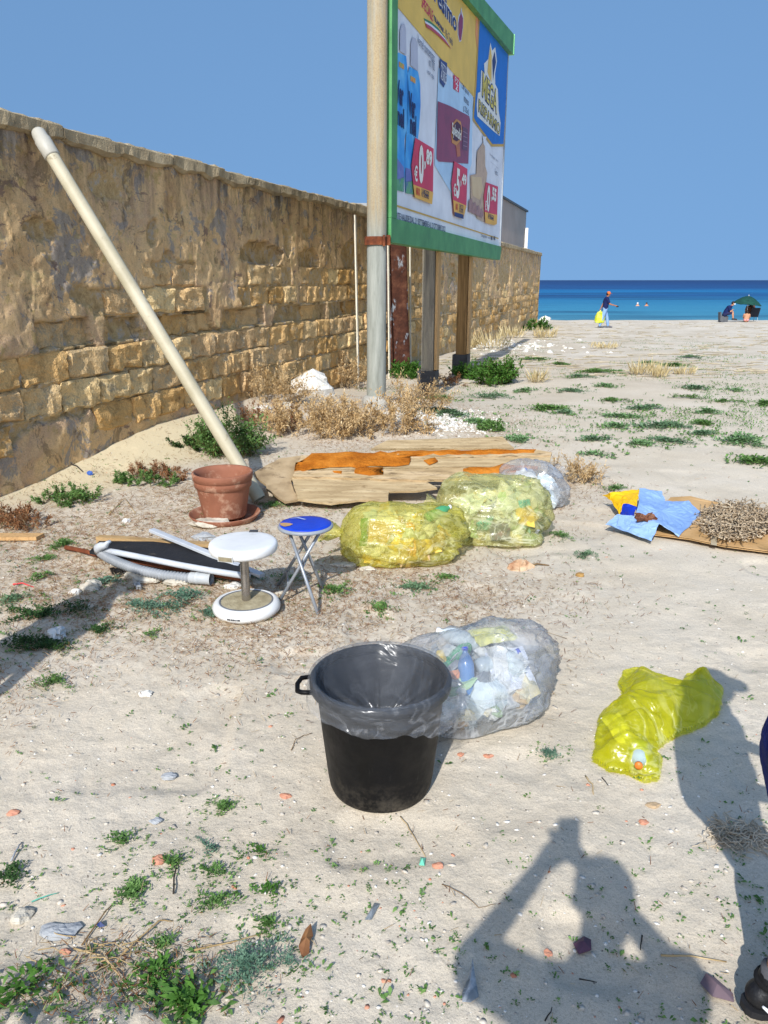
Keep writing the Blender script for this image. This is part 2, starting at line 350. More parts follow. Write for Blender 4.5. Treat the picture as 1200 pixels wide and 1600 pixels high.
def relief(s, z):
    e, rec = exposed(s, z); n2 = fbm(s*7, z*7, 0, 4, 6)
    d = np.where(e, -.034+.012*n2, .010*fbm(s*2.2, z*2.2, 0, 4, 2)+.009*n2+.011*np.floor(2.6*(fbm(s*1.15, z*1.5, 0, 5, 23)+.35*fbm(s*6, z*4, 0, 3, 24)))+.007*np.floor(3*fbm(s*3.4, z*2.2, 0, 4, 25)))
    d = np.where(rec, -.085+.03*fbm(s*4, z*5, 0, 3, 16)-.03*sst(1.2, 1.36, z), d)
    for (hs, hz, rs, rz, dp) in HOLES:
        q = ((s-hs)/rs)**2+((z-hz)/rz)**2+.55*fbm(s*6, z*6, 0, 3, 19); d = np.where(q < 1, -dp*(.75+.25*np.clip(1-q, 0, 1)), d)
    # hardened mortar ridges left standing proud between courses
    for zr in (.57, .85, 1.13, 1.40):
        zz = z-zr-.02*np.sin(s*1.7)-.012*n2; d = np.where(e & (np.abs(zz) < .018), np.maximum(d, -.012+.012*n2), d)
    d = d+.02*(vnoise(s*.5, z*.5, 0, 40))+np.where((s > 25.7) & (s < 26.6), .03, 0)
    return d
def wall_mat():
    t = NT('old_render'); v = t.pos(False); ex = t.attr('exposed'); sx = t.n('SeparateXYZ'); t.l(v, sx.inputs[0])
    vert = t.pos(False, (2.2, 2.2, .3))
    c = t.ramp(t.noise(v, 1.3, 6, .62), [(.28, '#b4916a'), (.40, '#d8b282'), (.5, '#eac692'), (.6, '#d2b08c'), (.72, '#f2d29e')])
    c = t.mix(t.ramp(t.noise(v, 2.3, 5, .7, .5), [(.55, 0.), (.585, .8)]), c, '#a09a93')
    c = t.mix(t.ramp(t.noise(t.pos(False, (1, 1, 1.6)), 3.1, 5, .7, .6), [(.6, 0.), (.63, .7)]), c, '#7d6560')
    c = t.mix(t.ramp(t.noise(v, 5.5, 5, .7), [(.58, 0.), (.64, .7)]), c, '#bda36a')
    st = t.math('MULTIPLY', t.ramp(t.noise(vert, 2.6, 6, .65), [(.42, 0.), (.66, .85)]), t.ramp(t.math('MULTIPLY', sx.outputs[2], .25), [(.54, 0.), (.72, 1.)]))
    c = t.mix(st, c, '#4f463a'); bare = t.ramp(t.noise(v, 9, 5, .7), [(.3, '#a5885e'), (.5, '#cdae7c'), (.66, '#c0b6a8')])
    c = t.mix(ex, c, bare)
    c = t.mix(.6, c, t.ramp(t.noise(v, 34, 6, .78), [(.3, (.52, .48, .44, 1)), (.47, (1, 1, 1, 1))]), 'MULTIPLY')
    c = t.mix(t.ramp(t.noise(t.pos(False, (1, 1, .8)), 2.7, 7, .75, .8), [(.57, 0.), (.6, .6)]), c, '#77664e'); c = t.mix(t.ramp(t.noise(v, 3.7, 6, .78, .3), [(.58, 0.), (.605, .75)]), c, '#d6bb86')
    c = t.mix(.55, c, t.ramp(t.noise(v, 120, 5, .8), [(.34, (.5, .47, .44, 1)), (.5, (1, 1, 1, 1)), (.68, (1.12, 1.1, 1.06, 1))]), 'MULTIPLY')
    nb = t.bump(t.noise(v, 22, 7, .74), .95, .03); nb = t.bump(t.noise(v, 75, 6, .75), .6, .008, nb)
    t.pbr(c, .95, .1, nb); return t.m
def tufa_mat():
    t = NT('yellow_sandstone'); v = t.pos(False)
    oi = t.n('ObjectInfo').outputs['Random']
    c = t.ramp(oi, [(0., '#c0985e'), (.3, '#d6ae74'), (.55, '#e0ba82'), (.8, '#d0ae80'), (1., '#eacc94')])
    c = t.mix(.9, c, t.ramp(t.noise(v, 6, 7, .75), [(.3, (.46, .4, .33, 1)), (.5, (1, 1, 1, 1)), (.7, (1.0, .96, .9, 1))]), 'MULTIPLY')
    c = t.mix(t.ramp(t.noise(v, 3.3, 6, .75, .4), [(.54, 0.), (.62, .75)]), c, '#a89a80')
    c = t.mix(t.ramp(t.noise(v, 5.1, 5, .75), [(.63, 0.), (.7, .7)]), c, '#7a5638')
    c = t.mix(.5, c, t.ramp(t.noise(t.pos(False), 90, 5, .8), [(.34, (.5, .45, .4, 1)), (.5, (1, 1, 1, 1)), (.68, (1.12, 1.1, 1.05, 1))]), 'MULTIPLY')
    nb = t.bump(t.noise(v, 14, 6, .7), .8, .035); vo = t.n('TexVoronoi'); vo.inputs['Scale'].default_value = 45; t.l(v, vo.inputs['Vector']); nb = t.bump(vo.outputs['Distance'], .5, .012, nb)
    t.pbr(c, .96, .08, nb); return t.m
wall = thing('stone_wall', 'long old boundary wall of yellow stone blocks under peeling render', 'wall', (WX, WY, 0))
sg = np.concatenate([np.arange(-13, -1.2, .12), np.arange(-1.2, 11, .022), np.arange(11, 34.9, .05), [34.9]]); zg = np.concatenate([[-.8, -.3], np.arange(-.1, 2.96, .022)])
SS, Zg = np.meshgrid(sg, zg, indexing='ij'); D = relief(SS, Zg); ns, nz = SS.shape
P = wpt(SS, Zg, D).reshape(-1, 3); ii = np.arange(ns*nz).reshape(ns, nz)
F = np.stack([ii[:-1, :-1], ii[1:, :-1], ii[1:, 1:], ii[:-1, 1:]], -1).reshape(-1, 4)
wb = bulk('render_coat', P, F, wall_mat(), True, parent=wall); e_, r_ = exposed(SS, Zg); attr(wb, 'exposed', (e_ | (D < -.028)).ravel()*1.)
core = MB(); A = [wpt(s, z, d) for s in (-13, 34.93) for d in (-.17, -.5) for z in (-.8, 2.93)]
core.add(A, [(0, 1, 3, 2), (4, 6, 7, 5), (0, 4, 5, 1), (2, 3, 7, 6), (0, 2, 6, 4), (1, 5, 7, 3)])
core.box(tuple(wpt(34.94, 1.0, -.24)), (.5, .08, 3.85), Matrix.Rotation(-math.atan2(WT.x, WT.y), 3, 'Z'))
core.build('wall_core', mat('wall_core', ['#8f7a50', '#a58f62'], 3, .95, .1, .5), wall)
TUFA = tufa_mat()
def block_mesh(k, nx, nzz):
    xs = np.linspace(-.5, .5, nx); zs = np.linspace(-.5, .5, nzz); X, Z = np.meshgrid(xs, zs, indexing='ij')
    ed = np.minimum(.5-np.abs(X), (.5-np.abs(Z))*.6); Y = -.32*(1-sst(0, .03, ed))*(1+.8*vnoise(X*4+k, Z*4, 0, 160+k))
    Y = Y + .40*fbm(X*4.2+k*9, Z*2.6, 0, 5, 100+k)*sst(0, .05, ed) + .75*np.minimum(0, vnoise(X*2.2+k*5, Z*1.4+k, 0, 120+k)+.15)
    Xj = X+.045*vnoise(X*3+k, Z*5, 0, 130+k); Zj = Z+.075*vnoise(X*5+k, Z*3, 0, 140+k)
    fr = np.stack([Xj, Y, Zj], -1).reshape(-1, 3); i = np.arange(nx*nzz).reshape(nx, nzz)
    f = np.stack([i[:-1, :-1], i[1:, :-1], i[1:, 1:], i[:-1, 1:]], -1).reshape(-1, 4).tolist()
    rim = list(i[:, 0])+list(i[-1, 1:])+list(i[-2::-1, -1])+list(i[0, -2:0:-1]); n0 = len(fr); bk = fr[rim].copy(); bk[:, 1] = -1.6
    V = np.vstack([fr, bk]); m = len(rim); f += [[rim[a], n0+a, n0+(a+1) % m, rim[(a+1) % m]] for a in range(m)]
    me = bpy.data.meshes.new('block'); me.from_pydata(V.tolist(), [], f); me.materials.append(TUFA)
    return me
BN = [block_mesh(k, 19, 11) for k in range(9)]; BF = [block_mesh(k+20, 6, 4) for k in range(6)]
WROT = math.atan2(-WT.x, WT.y)+PI/2
def put_block(s, z, L, H, d, meshes, name='block'):
    o = bpy.data.objects.new(name, random.choice(meshes)); COL.objects.link(o); o.parent = wall
    p = wpt(s, z, d)-np.array((WX, WY, 0)); o.location = p; o.rotation_euler = (R(random.uniform(-1.5, 1.5)), R(random.uniform(-1, 1)), WROT+PI+R(random.uniform(-1.5, 1.5)))
    o.scale = (L, .075, H); return o
nblk = 0
for r in range(1, 10):
    z0, z1 = ZR[r], ZR[r+1]; s = -1.4+random.uniform(0, .3)
    while s < 34.6:
        far = s > 10.5
        L = random.uniform(.42, .66) if not far else random.uniform(.45, .7)
        ok = (r in (1, 2, 3, 4) and s < 11 and (r != 4 or True)) or r in (5+1-0, 6, 7, 8, 9, 1, 2, 3, 4)
        cs, cz = s+L/2, (z0+z1)/2; e, rc = exposed(np.array([cs-L*.3, cs, cs+L*.3]), np.full(3, cz))
        if not far and 1.13 <= z0 < 1.40: ok = random.random() < .4 and s > -1
        if far: ok = random.random() < .78
        hole = any(((cs-h[0])/(h[2]+.15))**2+((cz-h[1])/(h[3]+.05))**2 < 1 for h in HOLES)
        if ok and e.sum() >= 2 and not hole and nblk < 285:
            d = random.uniform(.0, .035) if z1 < 1.2 else random.uniform(-.02, .012)
            if not far and 1.13 <= z0 < 1.40: d = -.055
            put_block(cs, cz, L-.014, (z1-z0)-.016, d, BF if far else BN); nblk += 1
        s += L
CONC = mat('coping_concrete', ['#85765e', '#a39274', '#b8a686'], 4, .95, .1, .8, 45, world=True, dirt=('#6a5e4a', 6, .58))
s = -13.
while s < 34.9:
    L = min(random.uniform(1.1, 1.9), 35.0-s); nL = max(3, int(L/.06)) if -1.5 < s < 11 else 8
    top = 3.05+random.uniform(-.015, .015); b = MB(); v = []
    for i in range(nL+1):
        q = s+.006+(L-.012)*i/nL; j = float(fbm(q*5, 3., 0, 3, 55)); k = float(fbm(q*9, 9., 0, 3, 56))
        for (d, z) in ((.02, 2.90+.05*j), (.055+.02*k, 2.93+.03*j), (.05+.012*j, top-.02), (.02+.01*k, top+.012*k), (-.45, top), (-.47, 2.9)): v.append(wpt(q, z, d))
    f = [(i*6+a, (i+1)*6+a, (i+1)*6+(a+1) % 6, i*6+(a+1) % 6) for i in range(nL) for a in range(6)]+[(5, 4, 3, 2, 1, 0), tuple(nL*6+a for a in range(6))]
    b.add(v, f); b.build('coping_slab', CONC, wall); s += L

# ---------------------------------------------------------------- buildings behind the wall
bt = Vector((.3098, .9508, 0)); bn = Vector((-.9508, .3098, 0)); c0 = Vector((10.4, 60, -.6)); ln = 24.
bd = thing('grey_building', 'plain taupe grey building rising behind the far end of the wall', 'building', c0)
b = MB(); q = [c0, c0-bt*ln, c0-bt*ln+bn*3.0, c0+bn*3.0]
q2 = [Vector((p.x, p.y, 6.5)) for p in q]; b.add([tuple(p) for p in q+q2], [(0, 1, 5, 4), (1, 2, 6, 5), (2, 3, 7, 6), (3, 0, 4, 7)])
b.build('wall', mat('taupe_stucco', ['#a3948a', '#b0a196'], .6, .9, .1, .2, 30), bd)
b = MB(); o = .12
rr = [c0-bn*o+bt*o, c0-bt*(ln+o)-bn*o, c0-bt*(ln+o)+bn*(3+o), c0+bn*(3+o)+bt*o]; b.slab([Vector((p.x, p.y, 6.62)) for p in rr], .12); b.build('roof', mat('roof_edge', ['#54585c', '#60656a'], 2, .8), bd)
b = MB(); p = c0-bn*.1-bt*.25; b.box((p.x, p.y, 2.4), (.22, .22, 6.0)); b.build('drainpipe', mat('white_pipe', ['#cfccc6', '#dad8d2'], 2, .6), bd)
wbld = thing('white_building', 'low white flat roofed building glimpsed over the wall left of the billboard', 'building', (-1.7, 64, -.6))
b = MB(); b.box((-1.7, 64, 3.2), (4.6, 6, 7.6)); b.build('wall', mat('white_stucco', ['#c9c4b8', '#d6d2c8'], 1, .9, .1, .1, 20), wbld)
b = MB(); b.box((-1.7, 64, 7.1), (4.9, 6.3, .2)); b.build('roof', mat('pale_slab', ['#8a8b8a', '#999a99'], 1, .9), wbld)
# ---------------------------------------------------------------- billboard
BT = Vector((math.sin(R(16.9)), math.cos(R(16.9)), 0)); BNm = Vector((BT.y, -BT.x, 0)); B0 = Vector((.025, 10.3, 0))
def bp(u, z, d=0.): q = B0+BT*u+BNm*d; return Vector((q.x, q.y, z))
def buz(px, py):
    p = at_plane(px, py, B0, BNm); return ((p-B0).dot(BT), p.z)
UE = buz(786, 240)[0]; TOP = lambda u: 5.75+(6.56-5.75)*u/UE; OUT = lambda u: 5.90+(6.93-5.90)*u/UE
bb = thing('billboard', 'tall green framed billboard with supermarket offer posters standing by the wall', 'billboard', bp(UE/2, 2.2))
GREEN = mat('green_painted_metal', ['#3f7a48', '#4a8a52', '#57965c'], 3, .55, .35, .15, 25, dirt=('#8a8f7a', 5, .66))
back = MB(); back.slab([bp(.3, 2.45, .0), bp(UE-.02, 2.45, .0), bp(UE-.02, TOP(UE), 0), bp(.3, TOP(0), 0)], .05, BNm); back.build('backing_panel', mat('grey_sheet', ['#77797a', '#85888a'], 2, .6), bb)
fr = MB(); fr.slab([bp(0, 2.21, .07), bp(UE-.35, 2.2, .07), bp(UE-.2, 2.22, .07), bp(UE-.1, 2.50, .07), bp(.0, 2.50, .07)], .16, BNm); fr.build('bottom_frame', GREEN, bb)
fr = MB(); fr.slab([bp(0, 2.503, .072), bp(.25, 2.503, .072), bp(.25, TOP(0)-.02, .072), bp(0, OUT(0), .072)], .16, BNm); fr.build('side_frame', GREEN, bb)
fr = MB(); fr.slab([bp(.255, TOP(.3), .10), bp(UE+.1, TOP(UE)-.02, .12), bp(UE+.1, OUT(UE), .12), bp(.02, OUT(0), .10)], .24, BNm)
fr.build('top_frame', GREEN, bb)
fr = MB(); fr.box(bp(UE+.16, (TOP(UE)+OUT(UE))/2, .0), (.26, .1, OUT(UE)-TOP(UE)+.02), Matrix.Rotation(-R(16.9), 3, 'Z')); fr.build('end_cap', mat('sunlit_green_metal', ['#7fd088', '#93dc98'], 3, .5), bb)  # frame green made paler here, sunlight on the end put into the colour
fr = MB(); fr.slab([bp(UE-.02, 2.52, .03), bp(UE+.06, 2.52, .03), bp(UE+.06, TOP(UE)-.03, .03), bp(UE-.02, TOP(UE)-.03, .03)], .06, BNm); fr.build('edge_strip', mat('grey_edge', ['#8c9298', '#a3a8ad'], 6, .5), bb)
def pr(name, col, rough=.55): return mat('print_'+name, [col], 2.2, rough, .3, .06, 14)
_lay = [0]
def flat(name, pts, m, k, uz=False):
    """printed patch k layers above the sheet"""
    P = [bp(u, z, .008+.004*k) for u, z in (pts if uz else [buz(*p) for p in pts])]; b = MB(); b.add([tuple(p) for p in P], [tuple(range(len(P)))])
    return b.build(name, m, bb)
C2 = lambda L: [(560+x/3.81, y/3.81) for x, y in L]
C5 = lambda L: [(640+x/7.275, 60+y/7.275) for x, y in L]
C7 = lambda L: [(600+x/6, y/6) for x, y in L]
C8 = lambda L: [(600+x/6, 180+y/6) for x, y in L]
def words(txt, ll, ur, m, k, bold=.0, name='lettering', uz=False):
    cu = bpy.data.curves.new('t', 'FONT'); cu.body = txt; cu.size = 1; cu.offset = bold; cu.resolution_u = 3
    ob = bpy.data.objects.new('t', cu); me = bpy.data.meshes.new_from_object(ob)
    co = np.array([v.co[:] for v in me.vertices]); mn, mx = co.min(0), co.max(0)
    a, c = (ll, ur) if uz else (buz(*ll), buz(*ur))
    for v in me.vertices:
        u = a[0]+(v.co.x-mn[0])/(mx[0]-mn[0])*(c[0]-a[0]); z = a[1]+(v.co.y-mn[1])/(mx[1]-mn[1])*(c[1]-a[1])
        v.co = bp(u, z, .008+.004*k)-_loc[bb.name]
    me.materials.clear(); me.materials.append(m); me.name = name
    o = bpy.data.objects.new(name, me); COL.objects.link(o); o.parent = bb; _loc[o.name] = _loc[bb.name]
    bpy.data.objects.remove(ob); return o
WHT, YEL, NAVY, RED, BLUE, PALE = pr('white', '#dfe3ea'), pr('yellow', '#e6bf58'), pr('navy', '#27346b'), pr('red', '#cc3a58'), pr('blue', '#1670c8'), pr('pale_blue', '#b4d4ee')
GOLD = pr('gold', '#c9a34a')
# the paper has gentle waves, so the sheet is a fine grid
gu, gzv = np.linspace(.23, UE, 60), np.linspace(0, 1, 40); b = MB(); v = []
for u in gu:
    for t_ in gzv:
        z = 2.49+t_*(TOP(u)-2.49); v.append(tuple(bp(u, z, .0035+.003*float(vnoise(u*1.5, z*2, 0, 88)))))
b.add(v, [(i*40+j, (i+1)*40+j, (i+1)*40+j+1, i*40+j+1) for i in range(59) for j in range(39)]); b.build('poster_sheet', WHT, bb, True)
uY = buz(743, 140)[0]
flat('yellow_banner', [(.26, 4.93), (uY, 4.93), (uY, TOP(uY)-.02), (.26, TOP(.26)-.02)], YEL, 1, True)
flat('orange_corner', [(uY-.25, TOP(uY)-.32), (uY, TOP(uY)-.55), (uY, TOP(uY)-.02), (uY-.25, TOP(uY)-.02)], pr('orange', '#e2955a'), 2, True)
flat('pale_column', [(684, 106), (738, 146), (736, 255), (716, 322), (678, 258)], PALE, 1)
flat('panel_edge', [(747, 30), (794, 80), (786, 229), (767, 229), (741, 192), (737, 187), (741, 130)], GOLD, 2)
flat('blue_panel', [(748, 32), (793, 86), (785.5, 225), (768, 225), (742, 190), (739, 184), (743, 132)], BLUE, 3)
flat('emblem_outline', C5([(905, 50), (925, 140), (960, 100), (980, 260), (958, 400), (960, 520), (990, 580), (1000, 830), (1022, 960), (1012, 1110), (940, 1055), (755, 885), (748, 760), (762, 620), (790, 610), (800, 360), (840, 405), (832, 290), (880, 235)]), pr('cream', '#e4e4dc'), 4)
flat('emblem_fill', C5([(905, 95), (918, 200), (915, 500), (890, 440), (870, 380), (880, 260)]), YEL, 5)
flat('emblem_fill', C5([(952, 150), (968, 270), (945, 390), (935, 480), (925, 250)]), NAVY, 5)
words('MEGA', (750.5, 152), (775.5, 143), NAVY, 5, .06); words('MEGA', (751, 150), (775, 144), pr('letter_yellow', '#d8c65a'), 6, .01)
words('RISPARMIO', (745, 175), (779.5, 194), NAVY, 5, .05); words('RISPARMIO', (745.5, 174), (779, 195), pr('letter_yellow', '#d8c65a'), 6, .0)
words('resimo', (676, 1), (712.5, 24), WHT, 2, .06); words('resimo', (676.5, 1.5), (712, 25), NAVY, 3, .02)
flat('pepper_outline', C7([(716, 70), (722, 105), (735, 160), (733, 260), (715, 385), (698, 395), (682, 330), (680, 220), (690, 150), (706, 120)]), WHT, 2)
flat('pepper_icon', C7([(712, 95), (716, 130), (730, 170), (728, 260), (712, 375), (700, 385), (687, 325), (686, 220), (696, 160), (708, 130)]), pr('plum', '#8a3560'), 3)
words('SPECIALE', (657, 11), (675, 17.5), RED, 2, .02); words('TRAPANI', (675.6, 31), (691.5, 44), NAVY, 2, .03); words('- Via Tunisi', (692.5, 55), (706, 60), NAVY, 2)
for nm, off, mm in (('green', 0, pr('flag_green', '#2f7f56')), ('white', 12, WHT), ('red', 24, pr('flag_red', '#b64a58'))):
    flat('flag_stroke', C7([(362+off*.5, 170+off*2), (430, 205+off*2), (500, 265+off*2), (560, 345+off*1.2), (620, 462), (560, 365+off*1.5), (500, 290+off*2.2), (430, 232+off*2.2), (372+off*.5, 200+off*2.4)]), mm, 2+off//12)
BODY = mat('print_bottle', ['#2a7ed2', '#3f9fe4', '#70baea'], 3, .5, .3)
for (cap, body, purp, grn, v1, v2) in (
    ([(623, 80), (623, 48), (626, 38), (630, 37), (632.5, 45), (633, 86)], [(616.5, 90), (620, 82), (633, 88), (635, 112), (637, 140), (636, 190), (630, 220), (631, 262), (629, 300), (613, 296), (613.5, 230)], [(613.3, 240), (629, 262), (629, 278), (613.2, 282)], [(613, 283), (629, 276), (629, 300), (613, 296)], ((616.6, 160), (628, 131)), ((618, 195), (629, 171))),
    ([(639.5, 102), (640, 68), (643, 58), (648, 60), (651, 70), (651.5, 112)], [(634.5, 118), (638, 104), (651.5, 112), (655, 132), (655.5, 165), (653, 205), (650, 225), (651, 305), (632, 302), (631, 250), (634, 190)], [(631.5, 262), (650, 268), (650, 282), (632, 285)], [(632, 284), (650, 280), (651, 305), (632, 302)], ((636, 181), (647, 151)), ((638.5, 209), (648, 182)))):
    flat('bottle_shape', body, BODY, 2); flat('bottle_cap', cap, pr('cap', '#b9bccb'), 2); flat('bottle_label', purp, mat('print_lavender', ['#5a62a8', '#7d86c4'], 6, .5), 3); flat('bottle_label', grn, mat('print_leaf', ['#3c8a5c', '#6aa678', '#4a5f9a'], 9, .5), 3)
    c = body[1]; flat('bottle_label', [(c[0]+1, c[1]+14), (c[0]+9, c[1]+19), (c[0]+9, c[1]+27), (c[0]+1, c[1]+22)], mat('print_rainbow', ['#5aa05a', '#d8a03c', '#c8583c'], 8, .5), 3)
    words('Ver', v1[0], v1[1], pr('ink', '#1d2458'), 4, .03); words('nel', v2[0], v2[1], pr('ink', '#1d2458'), 4, .03)
INK = pr('grey_ink', '#5a5f74')
words('Vernel concentrato', (650.5, 68), (678, 84), INK, 2); words('ml 700', (669, 103), (678, 99), INK, 2); words('vari tipi', (666.5, 117), (677, 118), INK, 2)
flat('shield', C2([(478, 350), (521, 376), (518, 480), (500, 522), (477, 490)]), pr('shield', '#37477c'), 3)
words('PREZZO', C2([(483, 415)])[0], C2([(517, 405)])[0], WHT, 4); words('AL KILO', C2([(481, 470)])[0], C2([(517, 455)])[0], WHT, 4, .02)
flat('red_square', C2([(560, 445), (594, 466), (592, 552), (558, 528)]), RED, 3); words('PZ', C2([(566, 490)])[0], C2([(588, 480)])[0], WHT, 4); words('2', C2([(570, 530)])[0], C2([(584, 505)])[0], WHT, 4, .03)
words('Caffè Splendid', (720, 140), (731.5, 142), INK, 2); words('intenso', (723.5, 158), (731.5, 156), INK, 2); words('g 225x2', (722.5, 174), (731.5, 172), INK, 2)
flat('coffee_pack', C2([(466, 603), (540, 632), (654, 692), (659, 715), (648, 975), (470, 962), (458, 945)]), mat('print_pack', ['#7d2440', '#8f2b48', '#762038'], 2, .4), 3)
flat('pack_ring', C2([(545, 800), (552, 735), (575, 708), (602, 725), (610, 780), (600, 840), (575, 868), (548, 850)]), pr('ring', '#c98a4a'), 4)
flat('pack_oval', C2([(550, 800), (557, 745), (578, 722), (600, 745), (604, 790), (596, 830), (575, 842), (553, 830)]), pr('dark_oval', '#4a1c34'), 5)
words('Splendid', C2([(545, 815)])[0], C2([(602, 775)])[0], pr('cream', '#e4e4dc'), 6, .02)
flat('pack_text_block', C2([(612, 752), (643, 770), (641, 900), (610, 890)]), pr('mauve', '#6a4660'), 4)
for q in range(4): flat('pack_line', C2([(615, 780+q*28), (640, 794+q*26), (640, 799+q*26), (615, 785+q*28)]), pr('mauve_light', '#9a7a92'), 5)
flat('coffee_cup', C2([(572, 870), (595, 850), (600, 930), (580, 935)]), pr('cup', '#b56a4a'), 4)
def pricetag(main, strip, texts):
    pt_ = flat('price_tag', main, RED, 6); flat('price_strip', strip, pr('strip_yellow', '#e0ac48'), 7).parent = pt_
    for t_, a, c, bd_ in texts: words(t_, C2([a])[0], C2([c])[0], pr('cream', '#e4e4dc'), 8, bd_).parent = pt_
pricetag(C2([(325, 820), (436, 886), (432, 1135), (425, 1215), (320, 1172), (302, 990)]), C2([(311, 1098), (432, 1145), (425, 1217), (321, 1176)]),
         [('€', (316, 1075), (337, 990), .02), ('0', (343, 1088), (374, 872), .05), (',', (376, 1010), (386, 962), .04), ('89', (388, 978), (424, 905), .05)])
pricetag(C2([(560, 960), (639, 1006), (633, 1232), (613, 1302), (558, 1285), (542, 1090)]), C2([(552, 1190), (632, 1225), (614, 1302), (558, 1284)]),
         [('€', (552, 1165), (568, 1095), .02), ('5', (568, 1178), (592, 1010), .05), (',', (594, 1112), (600, 1075), .04), ('49', (602, 1095), (631, 1045), .05)])
pricetag(C2([(750, 1085), (823, 1111), (816, 1332), (798, 1340), (745, 1326), (737, 1170)]), C2([(742, 1262), (818, 1280), (814, 1335), (798, 1341), (745, 1327)]),
         [('€', (742, 1250), (753, 1195), .02), ('0', (752, 1258), (775, 1108), .05), (',', (777, 1200), (782, 1172), .04), ('55', (784, 1190), (812, 1128), .05)])
flat('blue_strip', C2([(558, 1262), (613, 1278), (613, 1304), (558, 1287)]), NAVY, 8)
for a, c in (((328, 1160), (352, 1125)), ((566, 1248), (580, 1215)),): words('MAX', C2([a])[0], C2([c])[0], pr('strip_red', '#c4482e'), 8, .03)
for a, c in (((360, 1170), (405, 1142)), ((586, 1262), (612, 1225)), ((760, 1300), (795, 1285))): m_ = ((a[1]+c[1])/2); words('3 PEZZI', C2([(a[0], m_-2)])[0], C2([c])[0], pr('ink', '#1d2458'), 8, .01); words('AL GIORNO', C2([a])[0], C2([(c[0], m_+4)])[0], pr('ink', '#1d2458'), 8, .01)
flat('cheese_wedge', C2([(735, 850), (748, 872), (750, 990), (762, 1030), (752, 1120), (742, 1200), (743, 1322), (700, 1300), (662, 1180), (660, 1042), (696, 1036), (702, 900)]), mat('print_cheese', ['#b0937c', '#c4a88c', '#a88a72'], 5, .5), 3)
flat('cheese_face', C2([(664, 1050), (725, 1055), (735, 1130), (715, 1190), (672, 1165)]), mat('print_cheese_face', ['#d2b98e', '#c9ac80'], 4, .5), 4)
for k in range(4): flat('walnut', C2([(650+k*20, 1195+k*18), (668+k*20, 1180+k*20), (680+k*20, 1225+k*16), (668+k*20, 1268+k*10), (648+k*20, 1262+k*9)]), mat('print_walnut', ['#8a6a66', '#a88078', '#6e5458'], 12, .5), 4+k % 3)
flat('torn_corner', C2([(732, 812), (755, 815), (738, 865)]), pr('tear', '#dfe6ee'), 5)
for j, (a, c) in enumerate((((778, 925), (828, 955)), ((782, 965), (828, 1000)), ((808, 1035), (826, 1015)))): words(['Formaggio duro', 'da grattugia', "l'etto"][j], C2([a])[0], C2([c])[0], INK, 2)
za, zb = buz(612, 318)[1], buz(612, 321)[1]; flat('gold_line', [(.27, zb), (UE-.25, zb), (UE-.25, za), (.27, za)], GOLD, 2, True)
u0 = buz(613, 335)[0]; u1, z1 = buz(695, 346); words('OFFERTE VALIDE DAL 21 SETTEMBRE AL 2 OTTOBRE 2022', (u0-.16, buz(613, 341)[1]), (u1, buz(613, 330)[1]), INK, 2, .02, uz=True)
words('Seguici su', C2([(727, 1412)])[0], C2([(778, 1408)])[0], INK, 2)
for q in (785, 802): flat('icon_square', C2([(q, 1405), (q+9, 1408), (q+9, 1430), (q, 1427)]), INK, 2)
# bracket ring round the pole and the timber posts behind
PLX, PLY = -.10, 10.22
RUST = mat('rust', ['#4a2a1c', '#6b3a24', '#8a5030'], 9, .85, .2, .4, 60)
b = MB(); b.lathe([(.135, 2.17), (.145, 2.17), (.145, 2.27), (.135, 2.27)], 24, (PLX, PLY, 0), caps=False); b.box((PLX+.13, PLY+.02, 2.23), (.1, .12, .12)); b.box((PLX+.1, PLY-.12, 2.22), (.03, .04, .13)); b.build('clamp_ring', RUST, bb)
TIMB = mat('grey_timber', ['#6d675d', '#8a8274', '#9c937f'], 2.5, .9, .15, .5, 30, stretch=(9, 9, .6), dirt=('#4c463f', 4, .6))
TIMB2 = mat('brown_timber', ['#6b5233', '#8a6b44', '#9a7a50'], 2.5, .9, .15, .5, 30, stretch=(9, 9, .6))
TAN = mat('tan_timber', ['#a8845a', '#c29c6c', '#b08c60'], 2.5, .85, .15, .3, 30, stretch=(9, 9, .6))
WRAP = mat('black_wrap', ['#232427', '#33353a', '#2a2b2f'], 5, .6, .4, .4, 18)
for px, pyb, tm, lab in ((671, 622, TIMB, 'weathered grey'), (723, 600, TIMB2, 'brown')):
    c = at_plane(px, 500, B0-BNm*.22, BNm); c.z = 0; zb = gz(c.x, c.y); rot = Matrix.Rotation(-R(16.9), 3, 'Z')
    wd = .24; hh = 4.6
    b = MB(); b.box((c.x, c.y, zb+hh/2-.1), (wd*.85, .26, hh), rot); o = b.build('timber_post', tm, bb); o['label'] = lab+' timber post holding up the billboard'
    e = c+BNm*.135+BT*.02; b = MB(); b.box((e.x, e.y, zb+.43+(hh-.5)/2), (.045, .2, hh-.5), rot); b.build('lit_face_strip', TAN, o)  # lighter timber added to imitate sun on the post's right face
    b = MB(); b.box((c.x, c.y, zb+.19), (.31, .33, .46), rot, .006); b.build('post_wrap', WRAP, o)
